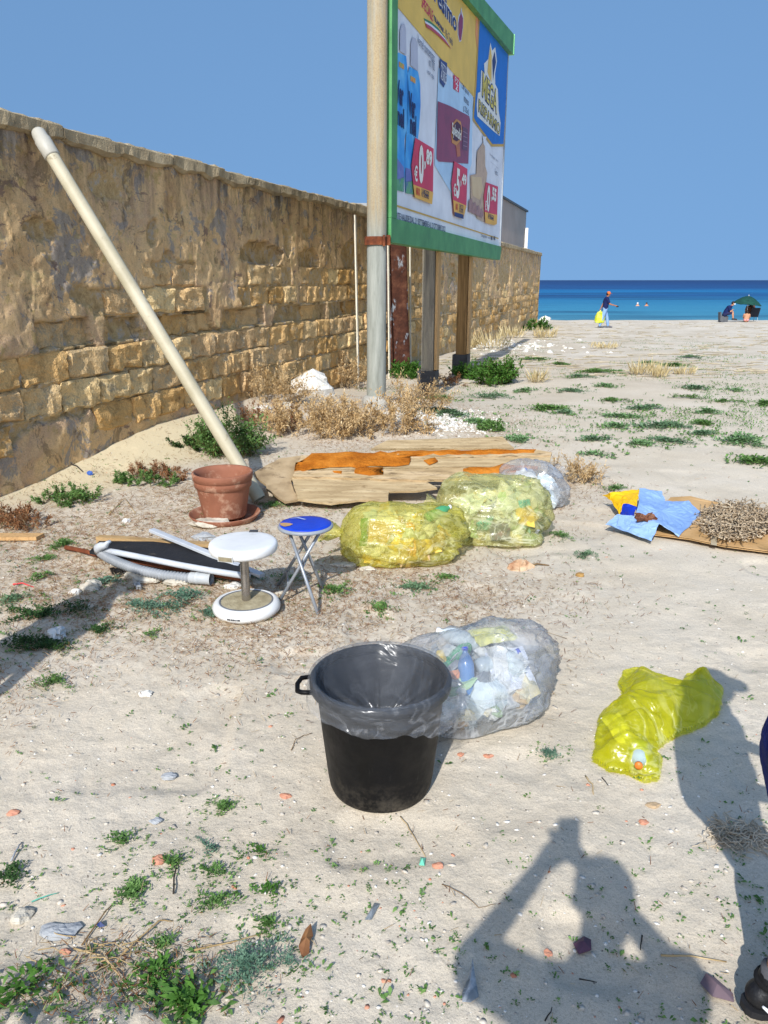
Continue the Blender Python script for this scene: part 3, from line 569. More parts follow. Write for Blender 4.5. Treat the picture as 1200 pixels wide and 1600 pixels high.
# ---------------------------------------------------------------- pole beside the billboard
pl = thing('lamp_pole', 'thick pale grey round pole standing against the near edge of the billboard', 'pole', (PLX, PLY, gz(PLX, PLY)))
z0 = gz(PLX, PLY)-.4; b = MB(); n = 40
b.tube([(PLX-.005+.0055*(z-z0), PLY, z) for z in np.linspace(z0, 9, 30)], np.linspace(.128, .112, 30), 28); PT = NT('weathered_pole'); v = PT.pos(False); sx = PT.n('SeparateXYZ'); PT.l(v, sx.inputs[0])
c = PT.ramp(PT.noise(PT.pos(False, (6, 6, .7)), 3, 6, .65), [(.3, '#76786f'), (.5, '#8d8f86'), (.7, '#9c9d94')]); up = PT.ramp(PT.math('MULTIPLY', sx.outputs[2], .1), [(.225, 0.), (.26, .9)])
c = PT.mix(PT.math('MULTIPLY', up, PT.ramp(PT.noise(PT.pos(False, (7, 7, .5)), 2.4, 6, .7), [(.34, .25), (.6, 1.)])), c, PT.ramp(PT.noise(v, 60, 4, .7), [(.3, '#8a7250'), (.6, '#a89470')]))
PT.pbr(c, .8, .25, PT.bump(PT.noise(v, 40, 5, .6), .25, .01)); b.build('shaft', PT.m, pl, True)
b = MB(); b.lathe([(.19, -.3), (.185, .08), (.165, .13), (.128, .15)], 20, (PLX-.005, PLY, z0+.4)); b.build('base_collar', mat('rough_concrete', ['#97948c', '#b3afa5'], 5, .95, .1, .7, 30), pl, True)
# rusty sheet and white battens against the wall
def wall_at(px, d=.06):
    a = ray(px, 470); az = a[0]/a[1]; y = (WX-.326*WY+d)/(az-.326); return Vector((az*y, y, 0))
b = MB(); p = wall_at(626, .35); zz = gz(p.x, p.y); v = []; 
for i in range(7):
    for j in range(24):
        q = p+WT*0+Vector((1, .18, 0)).normalized()*((i/6-.5)*.44); z = zz-.05+3.0*j/23
        v.append((q.x-.12*j/23, q.y+.05*j/23+.018*float(vnoise(i*1.3, j*.5, 0, 5)), z))
b.add(v, [(i*24+j, (i+1)*24+j, (i+1)*24+j+1, i*24+j+1) for i in range(6) for j in range(23)])
RS = NT('peeling_rust'); vv = RS.pos(True); c = RS.ramp(RS.noise(vv, 6, 6, .7), [(.3, '#2e1c16'), (.5, '#47291e'), (.68, '#62402f')]); c = RS.mix(RS.ramp(RS.noise(RS.pos(True, (1.6, 1, .6)), 2.6, 7, .72), [(.56, 0.), (.6, .9)]), c, '#868c92')
RS.pbr(c, .85, .2, RS.bump(RS.noise(vv, 30, 5), .5, .01)); o = b.build('rusty_sheet', RS.m, None, True, loc=(p.x, p.y, zz)); tag(o, 'rusty metal sheet with flaking grey paint leaning on the wall between two white battens', 'metal sheet')
md = o.modifiers.new('thickness', 'SOLIDIFY'); md.thickness = .012
WB = mat('white_batten', ['#b9b09a', '#cfc7b2', '#d8d2c2'], 3, .7, .2, .2, 30, stretch=(6, 6, .6))
for px, w_, zt, lab, dd in ((559, .055, 2.85, 'thin white batten leaning alone against the wall left of the lamp pole', .07), (609, .07, 3.0, 'white batten leaning on the wall just left of the rusty sheet', .12), (642.5, .05, 3.0, 'white batten leaning on the wall just right of the rusty sheet', .12)):
    p = wall_at(px, dd+.15); t = wall_at(px-3, dd-.02); zz = gz(p.x, p.y); b = MB(); d = Vector((t.x-p.x, t.y-p.y, zt-zz)).normalized(); s = WT*w_*.5; k = WN*.012
    v = []
    for q in (Vector((p.x, p.y, zz-.03)), Vector((t.x, t.y, zt))):
        v += [q-s-k, q+s-k, q+s+k, q-s+k]
    b.add([tuple(x) for x in v], [(0, 1, 2, 3), (7, 6, 5, 4), (0, 4, 5, 1), (1, 5, 6, 2), (2, 6, 7, 3), (3, 7, 4, 0)]); tag(b.build('batten', WB, None, loc=(p.x, p.y, zz)), lab, 'batten', 'white battens leaning on the wall')
# ---------------------------------------------------------------- big leaning pipe
pa = at_g(406, 789); pa.z += .05; ta = Vector((-2.912, 7.09, 2.95)); pp = thing('drain_pipe', 'long cream plastic pipe leaning up against the stone wall', 'pipe', (pa.x, pa.y, gz(pa.x, pa.y)))
PVC = mat('cream_plastic', ['#9f967c', '#aea58c', '#b9b09a'], 2.5, .55, .35, .1, 20, dirt=('#7d6e52', 9, .6)); GPV = mat('grey_plastic', ['#a09c90', '#aeaa9e'], 4, .5, .35)
d = (ta-pa).normalized(); b = MB(); b.tube([pa+d*(L*t) for L in [(ta-pa).length-.2] for t in np.linspace(0, 1, 12)]  , .057, 20, False); b.tube([pa+d*.001, pa+d*((ta-pa).length*.9)], .05, 16, False); b.build('tube', PVC, pp, True)
b = MB(); L = (ta-pa).length; b.tube([pa+d*(L-.27), pa+d*(L-.26), pa+d*(L-.1), pa+d*(L-.09), pa+d*(L-.02), pa+d*L], [.06, .068, .069, .062, .06, .045], 20); b.box(pa+d*(L+.01)+Vector((-.04, 0, .03)), (.03, .05, .06)); b.build('end_socket', GPV, pp, True)
# ---------------------------------------------------------------- flower pot
pc = at_g(352, 811); zc = pc.z; TER = mat('terracotta', ['#7c4e3a', '#8e5c46', '#855440'], 3, .75, .25, .2, 40, dirt=('#b08a72', 7, .54))
pot = thing('flower_pot', 'large empty terracotta plant pot standing on its saucer by the leaning pipe', 'plant pot', pc)
b = MB(); b.lathe([(.0, .035), (.158, .035), (.162, .045), (.198, .255), (.2, .262), (.212, .268), (.216, .312), (.214, .318), (.222, .322), (.228, .368), (.222, .378), (.208, .376), (.2, .33), (.19, .255), (.155, .07), (0, .07)], 48, pc, caps=False); b.build('pot', TER, pot, True)
b = MB(); n = 48; prof = [(.0, .008), (.2, .006), (.225, .012), (.262, .055), (.268, .058), (.27, .052), (.235, .004), (.2, -.006), (0, -.006)]; b.lathe(prof, n, pc, caps=False); b.build('saucer', TER, pot, True)
b = MB(); b.lathe([(0, .21), (.1, .215), (.185, .205)], 24, pc, caps=False); b.build('soil', mat('dry_soil', ['#4e3a2c', '#6b5340'], 20, .95, .1, .6, 60), pot, True)
# ---------------------------------------------------------------- white wobble stool
sc = at_g(386, 957); wsn = thing('white_stool', 'round white plastic pedestal stool with a sandy base', 'stool', sc)
WPL = mat('white_plastic', ['#c8c8c6', '#d6d6d4', '#dededb'], 4, .38, .45, .03, 20, dirt=('#a39a8a', 11, .62)); CHR = mat('chrome', ['#9c9690', '#b5b0aa'], 3, .22, .5, .02, 30, metal=.9)
b = MB(); b.lathe([(0, .004), (.13, .0), (.165, .006), (.184, .028), (.185, .05), (.172, .07), (.155, .077), (.148, .074)], 56, sc, caps=False); b.build('base', WPL, wsn, True)
b = MB(); b.lathe([(.149, .072), (.142, .078), (.138, .074)], 48, sc, caps=False); b.build('base_ring', mat('grey_rubber', ['#5a5c60', '#6e7074'], 6, .5), wsn, True)
b = MB(); b.lathe([(.139, .073), (.08, .076), (.03, .078), (0, .078)], 40, sc, caps=False); b.build('base_pad', mat('sandy_pad', ['#8c8166', '#a0957a', '#b3a88c'], 14, .95, .1, .5, 90), wsn, True)
b = MB(); b.lathe([(.024, .074), (.024, .17), (.0235, .172), (.0235, .36)], 24, sc, caps=False); b.build('column', CHR, wsn, True)
b = MB(); b.lathe([(.0, .358), (.11, .352), (.165, .358), (.178, .366), (.183, .376), (.184, .395), (.181, .407), (.174, .4135), (.166, .416), (.15, .4168), (.1, .417), (0, .4172)], 56, sc, caps=False); b.build('seat', WPL, wsn, True)
b = MB(); b.box((sc.x-.012-.05, sc.y-.176, sc.z+.377), (.075, .012, .022), Matrix.Rotation(R(-16), 3, 'Z')); b.build('sticker', mat('tan_sticker', ['#6e6450', '#8c8268'], 30, .6), wsn)
b = MB(); b.box((sc.x-.012-.05, sc.y-.1735, sc.z+.377), (.085, .011, .03), Matrix.Rotation(R(-16), 3, 'Z')); b.build('sticker_frame', mat('sticker_white', ['#b5b5b2', '#c5c5c2'], 8, .5), wsn)
b = MB(); b.box((sc.x+.03, sc.y+.165, sc.z+.415), (.045, .035, .012)); b.build('handle_notch', mat('notch_dark', ['#3a3a3c', '#48484a'], 8, .6), wsn)
for q in range(7): 
    a = R(-112+q*3.2); b = MB(); b.box((sc.x+.1862*math.cos(a), sc.y+.1862*math.sin(a), sc.z+.037), (.006 if q % 3 else .009, .004, .008), Matrix.Rotation(a+PI/2, 3, 'Z')); b.build('base_lettering', mat('notch_dark', ['#3a3a3c', '#48484a']), wsn)
# ---------------------------------------------------------------- blue folding stool
bc = at_g(472, 934); bs = thing('blue_folding_stool', 'small folding stool with a torn blue round seat and crossed grey metal legs', 'stool', bc)
GM = mat('grey_tube', ['#868b92', '#9aa0a7'], 5, .4, .5, .05, 30, metal=.35, dirt=('#6b5f52', 12, .72)); zs = bc.z+.425
def at_h(px, py, z): return at_z(px, py, z)
scn = at_h(477.5, 823, zs); b = MB(); b.lathe([(0, -.006), (.14, -.008), (.153, -.004), (.157, .004), (.153, .013), (.143, .017)], 48, (scn.x, scn.y, zs)); b.build('seat_rim', mat('grey_rim', ['#7d8289', '#90969d'], 6, .45, .4), bs, True)
TS = NT('blue_vinyl'); vv = TS.pos(True); c = TS.ramp(TS.noise(vv, 5, 4), [(.3, '#0d2f9e'), (.7, '#1440bd')]); TS.pbr(c, .38, .45, TS.bump(TS.noise(vv, 16, 4), .15, .02))
b = MB(); b.lathe([(.146, .015), (.144, .02), (.12, .0225), (.06, .024), (0, .0245)], 48, (scn.x, scn.y, zs)); b.build('seat_cover', TS.m, bs, True)
b = MB(); tear = [(-.142, -.01), (-.135, -.05), (-.11, -.075), (-.082, -.06), (-.066, -.03), (-.085, -.012), (-.115, -.004)]; b.add([(scn.x+x, scn.y+y, zs+.0255) for x, y in tear], [tuple(range(7))]); b.build('torn_patch', mat('bare_board', ['#a07a4c', '#bd986a'], 12, .9), bs)
b = MB(); tear = [(-.10, .07), (-.05, .095), (.0, .055), (-.012, .05), (-.055, .08)]; b.add([(scn.x+x, scn.y+y, zs+.0268) for x, y in tear], [tuple(range(5))]); b.build('scuff', mat('scuff_white', ['#8a9ac4', '#a9b4d2'], 12, .8), bs)
feet = [at_g(497, 960), at_g(434.5, 943), at_g(505, 921), at_g(434, 915)]
tops = [Vector((scn.x-.085, scn.y-.06, zs-.012)), Vector((scn.x+.085, scn.y-.06, zs-.012)), Vector((scn.x-.06, scn.y+.06, zs-.012)), Vector((scn.x+.05, scn.y+.06, zs-.012))]
for f_, t_ in zip(feet, tops):
    b = MB(); b.tube([f_, f_.lerp(t_, .5), t_], .0095, 12); b.build('leg', GM, bs, True)
b = MB(); b.tube([tops[0].lerp(feet[0], .45), tops[2].lerp(feet[2], .45)], .006, 8); b.tube([feet[1].lerp(tops[1], .25), feet[3].lerp(tops[3], .25)], .006, 8); b.build('cross_bar', GM, bs, True)
# ---------------------------------------------------------------- debris beside the pot
X5 = lambda x, y: (100+x/2.727, 700+y/2.727)
def z5(x, y, z): return at_z(*X5(x, y), z)
b = MB(); P = [(108, 440, .09), (150, 396, .10), (380, 398, .10), (640, 428, .10), (790, 520, .09), (690, 524, .085), (400, 478, .085), (190, 450, .085)]
b.slab([z5(*p) for p in P], .02); c = z5(400, 440, 0); tag(b.build('black_board', mat('black_board', ['#17181b', '#222327', '#1c1d20'], 4, .75, .3, .2, 40, dirt=('#5a5248', 9, .64)), None, loc=(c.x, c.y, gz(c.x, c.y))), 'flat black board lying under the white tubes', 'board')
WT2 = mat('white_tube', ['#a3a8ae', '#b2b6bb', '#bfc2c5'], 4, .45, .4, .05, 20, dirt=('#9a948a', 9, .68))
tb = thing('white_tube', 'long white plastic tube with a hooked end lying across the black board', 'tube', z5(450, 490, 0))
b = MB(); pts = [z5(150, 432, .12), z5(230, 446, .125), z5(350, 470, .12), z5(500, 500, .115), z5(640, 525, .11), z5(790, 548, .10)]; b.tube(pts, .019, 12); b.build('shaft', WT2, tb, True)
b = MB(); b.tube([z5(150, 440, .11), z5(147, 425, .14), z5(160, 418, .16), z5(178, 414, .17), z5(186, 404, .19), z5(194, 400, .19), z5(197, 404, .185)], [.03, .03, .026, .019, .014, .013, .01], 12); b.build('hook', WT2, tb, True)
hz = MB(); pts = [z5(158, 446, .10), z5(190, 468, .09), z5(240, 492, .075), z5(320, 520, .06), z5(420, 542, .05), z5(530, 554, .045), z5(560, 556, .045)]
N = 190; pts = [pts[min(int(t), 5)].lerp(pts[min(int(t)+1, 6)], t-int(t)) for t in np.linspace(0, 5.999, N)]; rd = [.028+.004*(1 if (i % 4) < 2 else -1) for i in range(N)]
ho = thing('corrugated_hose', 'grey corrugated waste hose curling along the front of the black board', 'hose', z5(360, 530, 0)); hz.tube(pts, rd, 14, False); hz.build('hose', mat('hose_grey', ['#7d8083', '#929598'], 4, .5, .35, .03, 20), ho, True)
b = MB(); e0, e1 = z5(535, 552, .05), z5(628, 558, .05); dd = (e1-e0); b.tube([e0+dd*t for t in (0, .05, .3, .33, .36, .39, .42, .9, .96, 1)], [.03, .035, .035, .039, .035, .039, .035, .036, .04, .04], 18, False); b.tube([e0+dd*.3, e1-dd*.02], .031, 16, False); b.build('end_cuff', mat('hose_cuff', ['#9fa2a4', '#aeb1b2'], 4, .45), ho, True)
b = MB(); b.lathe([(0, 0), (.032, 0)], 16, tuple(e1-dd*.12), Matrix.Rotation(PI/2, 3, 'Y'), caps=False); b.build('dark_bore', mat('notch_dark', ['#3a3a3c', '#48484a']), ho)
b = MB(); q = [z5(372, 350, .14), z5(380, 346, .15), z5(840, 545, .055), z5(850, 548, .05)]; a0, a1 = z5(374, 352, .15), z5(845, 546, .06); d = (a1-a0).normalized(); sd = d.cross(Vector((0, 0, 1))).normalized(); sections = []
v = []
for q_ in (a0, a1):
    for (p_, h_) in ((-.024, -.004), (-.024, .012), (-.018, .015), (.018, .015), (.024, .012), (.024, -.004)): v.append(tuple(q_+sd*p_+Vector((0, 0, h_))))
b.add(v, [(i, (i+1) % 6, 6+(i+1) % 6, 6+i) for i in range(6)]+[(5, 4, 3, 2, 1, 0), (6, 7, 8, 9, 10, 11)]); tag(b.build('flat_trunking', WT2, None, loc=tuple(z5(600, 450, 0))), 'straight flat white plastic trunking propped across the boards', 'trunking')
b = MB(); a0, a1 = z5(146, 386, .06), z5(760, 428, .06); d = (a1-a0).normalized(); sd = d.cross(Vector((0, 0, 1))).normalized(); v = []
for t in np.linspace(0, 1, 10):
    q_ = a0.lerp(a1, float(t)); j = random.uniform(-.003, .003)
    for (p_, h_) in ((-.028, -.03), (-.028, .02+j), (.028, .022), (.028, -.03)): v.append(tuple(q_+sd*p_+Vector((0, 0, h_))))
b.add(v, [(i*4+k, i*4+(k+1) % 4, i*4+4+(k+1) % 4, i*4+4+k) for i in range(9) for k in range(4)]+[(3, 2, 1, 0), (36, 37, 38, 39)]); tag(b.build('wooden_batten', mat('worn_wood', ['#9a7b54', '#b39468', '#a58a66'], 3, .85, .15, .4, 30, stretch=(2, 9, 9)), None, loc=tuple(z5(430, 405, 0))), 'round edged wooden batten lying behind the black board', 'batten')
b = MB(); b.tube([z5(8, 424, .03), z5(80, 438, .035), z5(170, 462, .045), z5(400, 500, .05), z5(780, 560, .05)], .016, 7); tag(b.build('rusty_bar', RUST, None, loc=tuple(z5(300, 480, 0))), 'thin rusty iron bar poking out to the left from under the black board', 'bar')
b = MB(); a0, a1 = at_g(-60, 842), at_g(62, 842); b.slab([a0+Vector((0, -.06, .03)), a1+Vector((0, -.05, .03)), a1+Vector((.02, .04, .03)), a0+Vector((0, .05, .03))], .025); tag(b.build('loose_plank', TAN, None, loc=tuple(a0)), 'short pale plank end lying in the litter at the left edge', 'plank')
# ---------------------------------------------------------------- broken panel with orange foam
PP = Vector((0, 6.05, .10)); PN = Vector((0, -.25, 1)).normalized(); X6 = lambda x, y: (390+x/2.353, 660+y/2.353)
def rough_poly(poly, k=5, j=.012):
    out = []
    for i in range(len(poly)):
        a, c = poly[i], poly[(i+1) % len(poly)]; m = max(1, int((c-a).length/.07))
        for q in range(m):
            p = a.lerp(c, q/m)
            if q: p = p+Vector((random.gauss(0, j), random.gauss(0, j)*1.0, 0))
            p.z += 0; out.append(p)
    return out
def on_panel(L, h):
    return [at_plane(*X6(x, y), PP+PN*h, PN) for x, y in L]
cpn = at_g(640, 740); bpn = thing('broken_panel', 'large broken beige panel streaked with orange foam lying behind the yellow bags', 'panel', cpn)
PLY = mat('weathered_ply', ['#8f7958', '#aa916b', '#bca480', '#9e8664'], 3, .85, .2, .35, 26, world=True, stretch=(1, 5, 5), dirt=('#6a5840', 7, .52)); PLYW = mat('pale_ply', ['#947e5c', '#ae9772', '#c2ad88'], 4, .85, .2, .35, 26, world=True, stretch=(1, 6, 6), dirt=('#7a6444', 8, .54))
GRB = mat('stained_ply', ['#7e6a50', '#a08a6a', '#b29c7c'], 5, .85, .2, .3, 30, world=True, dirt=('#5a4a38', 6, .56)); FOAM = mat('orange_foam', ['#8f4e12', '#aa641c', '#bd782c'], 6, .9, .1, 1., 32, world=True, dirt=('#d8b080', 11, .66))
def sheet(name, L, h, th, m, j=.006, lab=None):
    b = MB(); b.slab(rough_poly(on_panel(L, h), 5, j), th, PN); o = b.build(name, m, bpn)
    if lab: o['label'] = lab
sheet('side_flap', [(16, 183), (110, 132), (197, 120), (172, 195), (152, 215), (176, 284), (130, 291), (62, 243)], .0, .02, GRB, .007, 'stained brownish end flap of the panel')
sheet('plank', [(447, 97), (505, 66), (700, 60), (930, 52), (972, 93)], .02, .02, PLYW)
sheet('plank', [(190, 122), (1048, 98), (1112, 110), (1108, 121), (700, 128), (180, 148)], .05, .022, PLY)
sheet('plank', [(176, 152), (700, 132), (1108, 125), (1098, 158), (640, 166), (170, 174)], .038, .02, PLYW)
sheet('plank', [(168, 178), (640, 170), (1096, 162), (1085, 198), (880, 205), (640, 212), (158, 198)], .05, .02, PLY)
sheet('plank', [(152, 200), (300, 200), (640, 211), (690, 240), (620, 251), (512, 253), (510, 290), (400, 285), (300, 298), (176, 282)], .032, .018, PLYW)
def foam(L, h, amp):
    poly = rough_poly(on_panel(L, h), 5, .014); cx = sum((p for p in poly), Vector())/len(poly); b = MB(); n = len(poly)
    # rings from rim to a ridge, with rough height
    v = []; K = 6; ys_ = [p.y for p in poly]
    for k in range(K+1):
        s_ = k/K*.8
        for p in poly:
            mid = Vector((p.x, 0, 0)); my = [q.y for q in poly if abs(q.x-p.x) < .12]; yc = (min(my)+max(my))/2 if my else cx.y; q = Vector((p.x, p.y+(yc-p.y)*s_, 0))
            q.z = PP.z+h+(q.y-PP.y)*.25+amp*math.sqrt(s_/.8)*(1+.6*float(fbm(q.x*14, q.y*14, 0, 3, 7)))*.9+.006*float(vnoise(q.x*40, q.y*40, 0, 8)); v.append(tuple(q))
    b.add(v, [(k*n+i, k*n+(i+1) % n, (k+1)*n+(i+1) % n, (k+1)*n+i) for k in range(K) for i in range(n)]+[tuple(K*n+i for i in range(n))]); b.build('foam_strip', FOAM, bpn, True)
foam([(164, 178), (190, 145), (228, 112), (600, 104), (1050, 97), (1046, 113), (700, 122), (590, 126), (586, 155), (500, 161), (330, 164)], .048, .014)
foam([(390, 166), (490, 163), (492, 194), (440, 196), (385, 190)], .05, .016); foam([(785, 170), (880, 165), (932, 152), (975, 162), (1060, 165), (1058, 178), (900, 186), (800, 200)], .05, .022); foam([(640, 140), (680, 125), (692, 145), (660, 157)], .047, .012); foam([(305, 178), (340, 177), (338, 190), (310, 188)], .047, .01)
# ---------------------------------------------------------------- bags
YF = film('yellow_film', '#faf7cc', '#ebe46a', .34, .03, 4.2, .8, .24, (.55, 1.5, 1.5), .45, .035); YF3 = film('pale_yellow_film', '#fbf9d8', '#eae69a', .32, .03, 4.0, .8, .24, (.6, 1.5, 1.4), .5, .04); YF2 = film('bright_yellow_film', '#faf77c', '#f8f62c', .36, .025, 4, .8, .28, (1.3, .7, 1), .32, .035)
CF = film('clear_film', '#fbfcfd', '#dfe2e6', .25, .04, 4.2, .8, .22, (1, .5, 1), .5, .04); LF = film('liner_film', '#fafbfc', '#cdd2da', .14, .012, 2.4, .6, .22, (1, 1, 2.4), .2, .022)
def bag_blob(c, rx, ry, h, rz, seed, knot_ang=None, amp=.06, nu=110, nv=56, pw=2.5, lump=.24):
    th = np.linspace(0, 2*PI, nu, endpoint=False); ph = np.linspace(0, PI, nv); TH, PH = np.meshgrid(th, ph, indexing='ij')
    f = lambda a: np.sign(a)*np.abs(a)**(2/pw)
    X = f(np.sin(PH)*np.cos(TH)); Y = f(np.sin(PH)*np.sin(TH)); Z = f(np.cos(PH))
    q = lump*fbm(X*1.3+seed, Y*1.3, Z*1.3, 3, seed)
    # taut creases running to the knot
    cr = -np.abs(vnoise(np.arctan2(Y, Z+.3)*4.5+1.2*vnoise(X*2, Y*2, Z*2, seed+2), X*1.1+seed, 0, seed+1))*amp - np.abs(fbm(X*4+seed, Y*4, Z*4, 3, seed+3))*amp*.9
    s = 1+q+cr; X, Y, Z = X*s, Y*s, Z*s
    Z = np.where(Z < -.55, -.55-(-.55-Z)*.12, Z); Zh = (Z+.6)/1.6*h
    if knot_ang is not None:
        k = np.array((math.cos(knot_ang), math.sin(knot_ang))); al = X*k[0]+Y*k[1]; pull = sst(.35, 1.05, al); X = X*(1-.35*pull)+k[0]*pull*.12; Y = Y*(1-.35*pull)+k[1]*pull*.12; Zh = Zh*(1-.3*pull)
    x, y = X*rx, Y*ry; cz, sz = math.cos(rz), math.sin(rz)
    V = np.stack([c[0]+x*cz-y*sz, c[1]+x*sz+y*cz, c[2]+Zh], -1).reshape(-1, 3); i = np.arange(nu*nv).reshape(nu, nv); j = np.roll(i, -1, 0)
    return V, np.stack([i[:, :-1], i[:, 1:], j[:, 1:], j[:, :-1]], -1).reshape(-1, 4)
def tuft(b, p, d, L, r0, r1, seed, n=26, m=9):
    """a gathered bag mouth flaring out from the knot at p"""
    d = Vector(d).normalized(); a = d.orthogonal().normalized(); e = d.cross(a); v = []
    for i in range(m):
        t = i/(m-1); r = r0+(r1-r0)*t**1.4
        for j in range(n):
            q = 2*PI*j/n; rr = r*(1+.55*float(vnoise(j*.8+seed, t*1.6, 0, seed))*min(1, t*3)+.25*(j % 2)*t); pt = Vector(p)+d*(L*t*(1+.25*float(vnoise(j*.5, 5, 0, seed))))+a*(math.cos(q)*rr)+e*(math.sin(q)*rr*.6)+Vector((0, 0, -.12*L*t*t)); v.append(tuple(pt))
    b.add(v, [(i*n+j, i*n+(j+1) % n, (i+1)*n+(j+1) % n, (i+1)*n+j) for i in range(m-1) for j in range(n)])
def bag(name, label, c, rx, ry, h, rz, seed, film_, kpos=None, kdir=None, group=None, **kw):
    t = thing(name, label, 'rubbish bag', c, group); V, F = bag_blob(c, rx, ry, h, rz, seed, **kw); bulk('bag_body', V, F, film_, True, parent=t)
    if kpos is not None:
        b = MB(); tuft(b, kpos, kdir, .13, .022, .06, seed); b.build('gathered_mouth', film_, t, True)
    return t
def rub_mat(name, sat=1):
    t = NT(name); v = t.pos(False); vo = t.n('TexVoronoi'); vo.inputs['Scale'].default_value = 12; t.l(v, vo.inputs['Vector'])
    return t
MIXED = [mat('scrap_'+k, [c1, c2], 9, .6, .3, .3, 30) for k, c1, c2 in (('white', '#bdbdb8', '#dcdcd8'), ('cream', '#c4b892', '#d6cdae'), ('pale_green', '#8fae84', '#aac49c'), ('tan', '#a88a5e', '#c0a478'), ('grey', '#85888a', '#a5a8aa'), ('teal', '#2f8f9a', '#46a8ae'), ('blue', '#2f4f96', '#4468b0'), ('red', '#a83a3a', '#c05a50'), ('yellow', '#c9a73a', '#dcc060'), ('clear', '#b4c0c2', '#d0dadb'))]
def crumple(b, c, r, seed, nu=10, nv=7):
    th = np.linspace(0, 2*PI, nu, endpoint=False); ph = np.linspace(0, PI, nv); T, P_ = np.meshgrid(th, ph, indexing='ij')
    X, Y, Z = np.sin(P_)*np.cos(T), np.sin(P_)*np.sin(T), np.cos(P_); s = 1+.7*vnoise(X*1.9+seed, Y*1.9, Z*1.9, seed); r = np.array(r)*np.ones(3)
    rot = np.array(Matrix.Rotation(seed*1.7, 3, 'Z') @ Matrix.Rotation(seed*.9, 3, 'X')); V = (np.stack([X*s*r[0], Y*s*r[1], Z*s*r[2]], -1).reshape(-1, 3)) @ rot.T+np.array(c)
    i = np.arange(nu*nv).reshape(nu, nv); j = np.roll(i, -1, 0); b.add(V, np.stack([i[:, :-1], i[:, 1:], j[:, 1:], j[:, :-1]], -1).reshape(-1, 4).tolist())
def filler(name, label, c, rx, ry, h, rz, seed, weights, n=70, rs=.05, kd=None):
    b = MB(); rg = np.random.default_rng(seed); cz, sz = math.cos(rz), math.sin(rz)
    for k in range(n):
        while True:
            q = rg.uniform(-1, 1, 3)
            if (q**2).sum() < 1 and (kd is None or q[0]*math.cos(kd)+q[1]*math.sin(kd) < .5*np.linalg.norm(q)): break
        q = q/np.linalg.norm(q)*rg.uniform(.62, 1.0); x, y = q[0]*rx*.80, q[1]*ry*.78; z = max(.04, (q[2]*.8+.62)/1.62*h*.86)
        b.cur = int(rg.choice(len(MIXED), p=np.array(weights)/sum(weights))); crumple(b, (c[0]+x*cz-y*sz, c[1]+x*sz+y*cz, c[2]+z), rg.uniform(.4, 1.5, 3)*rs, int(k+seed))
    o = b.build(name, MIXED, None, loc=c); tag(o, label, None, kind='stuff'); return o
def bottle(loc, rz, tilt, r, L, mat_, cap, label, cat='bottle', group=None):
    t = thing('plastic_bottle', label, cat, loc, group); rot = Matrix.Rotation(rz, 3, 'Z') @ Matrix.Rotation(tilt, 3, 'Y')
    pf = [(0, 0), (r*.8, 0), (r, .015), (r, L*.3), (r*.9, L*.36), (r, L*.42), (r, L*.66), (r*.75, L*.78), (r*.36, L*.88), (r*.34, L*.95)]
    b = MB(); b.lathe(pf, 18, loc, rot, False); b.build('bottle', mat_, t, True)
    b = MB(); b.lathe([(0, L*.93), (r*.42, L*.93), (r*.42, L*1.0), (0, L*1.0)], 14, loc, rot, False); b.build('cap', cap, t, True)
def packet(loc, size, rot, m, label, name='crumpled_packet', cat='packet'):
    b = MB(); nx, ny = 9, 7; v = []
    for sgn in (1, -1):
        for i in range(nx):
            for j in range(ny):
                x, y = i/(nx-1)-.5, j/(ny-1)-.5; e = min(.5-abs(x), .5-abs(y)); v.append(np.array((x*size[0], y*size[1], sgn*(size[2]*.5*min(1, e*5)+.0008)))+size[2]*.5*np.array((0, 0, float(vnoise(x*5+loc[0]*9, y*5, 0, 3)))))
    v = np.array(v) @ np.array(rot.to_3x3()).T+np.array(loc); f = []
    for k in (0, 1):
        o_ = k*nx*ny
        for i in range(nx-1):
            for j in range(ny-1): q = (o_+i*ny+j, o_+(i+1)*ny+j, o_+(i+1)*ny+j+1, o_+i*ny+j+1); f.append(q if k == 0 else q[::-1])
    b.add(v, f); return tag(b.build(name, m, None, loc=tuple(loc)), label, cat)
RX = lambda x, y, z: (Matrix.Rotation(R(z), 3, 'Z') @ Matrix.Rotation(R(x), 3, 'X') @ Matrix.Rotation(R(y), 3, 'Y'))
GLS = mat('green_bottle', ['#3f8a5a', '#58a070'], 5, .2, .5); BLB = mat('blue_bottle', ['#3f6fa8', '#5888bd'], 5, .2, .5); CLB = mat('clear_bottle', ['#aeb8bb', '#ccd4d6'], 5, .2, .5); RCAP, BCAP, WCAP, OCAP = [mat('cap_'+k, [c], 5, .4, .4) for k, c in (('red', '#b8282c'), ('blue', '#1f3fae'), ('white', '#cfcfcc'), ('orange', '#d6762c'))]
WG = 'full rubbish bags lying on the sand'
c1 = at_g(622, 878); c1.y += .10; c1.z = gz(c1.x, c1.y)
c1 = c1+Vector((-.02, 0, 0)); bag('rubbish_bag', 'yellow see-through rubbish bag nearest the blue stool, stuffed with wrappers', c1, .50, .29, .39, R(-2), 31, YF, c1+Vector((-.335, -.03, .17)), (-1, .1, .25), WG, knot_ang=R(180), amp=.11, pw=2.4)
filler('rubbish', 'packed crumpled wrappers filling the left yellow bag', c1, .46, .26, .355, R(-2), 5, [6, 6, 1.6, 1.6, 1, .15, .1, .1, 3, 5], 130, .06, PI)
packet(c1+Vector((-.09, -.165, .22)), (.16, .15, .03), RX(62, 8, -8), MIXED[3], 'tan cardboard sleeve behind the film of the left yellow bag', 'cardboard_sleeve', 'carton')
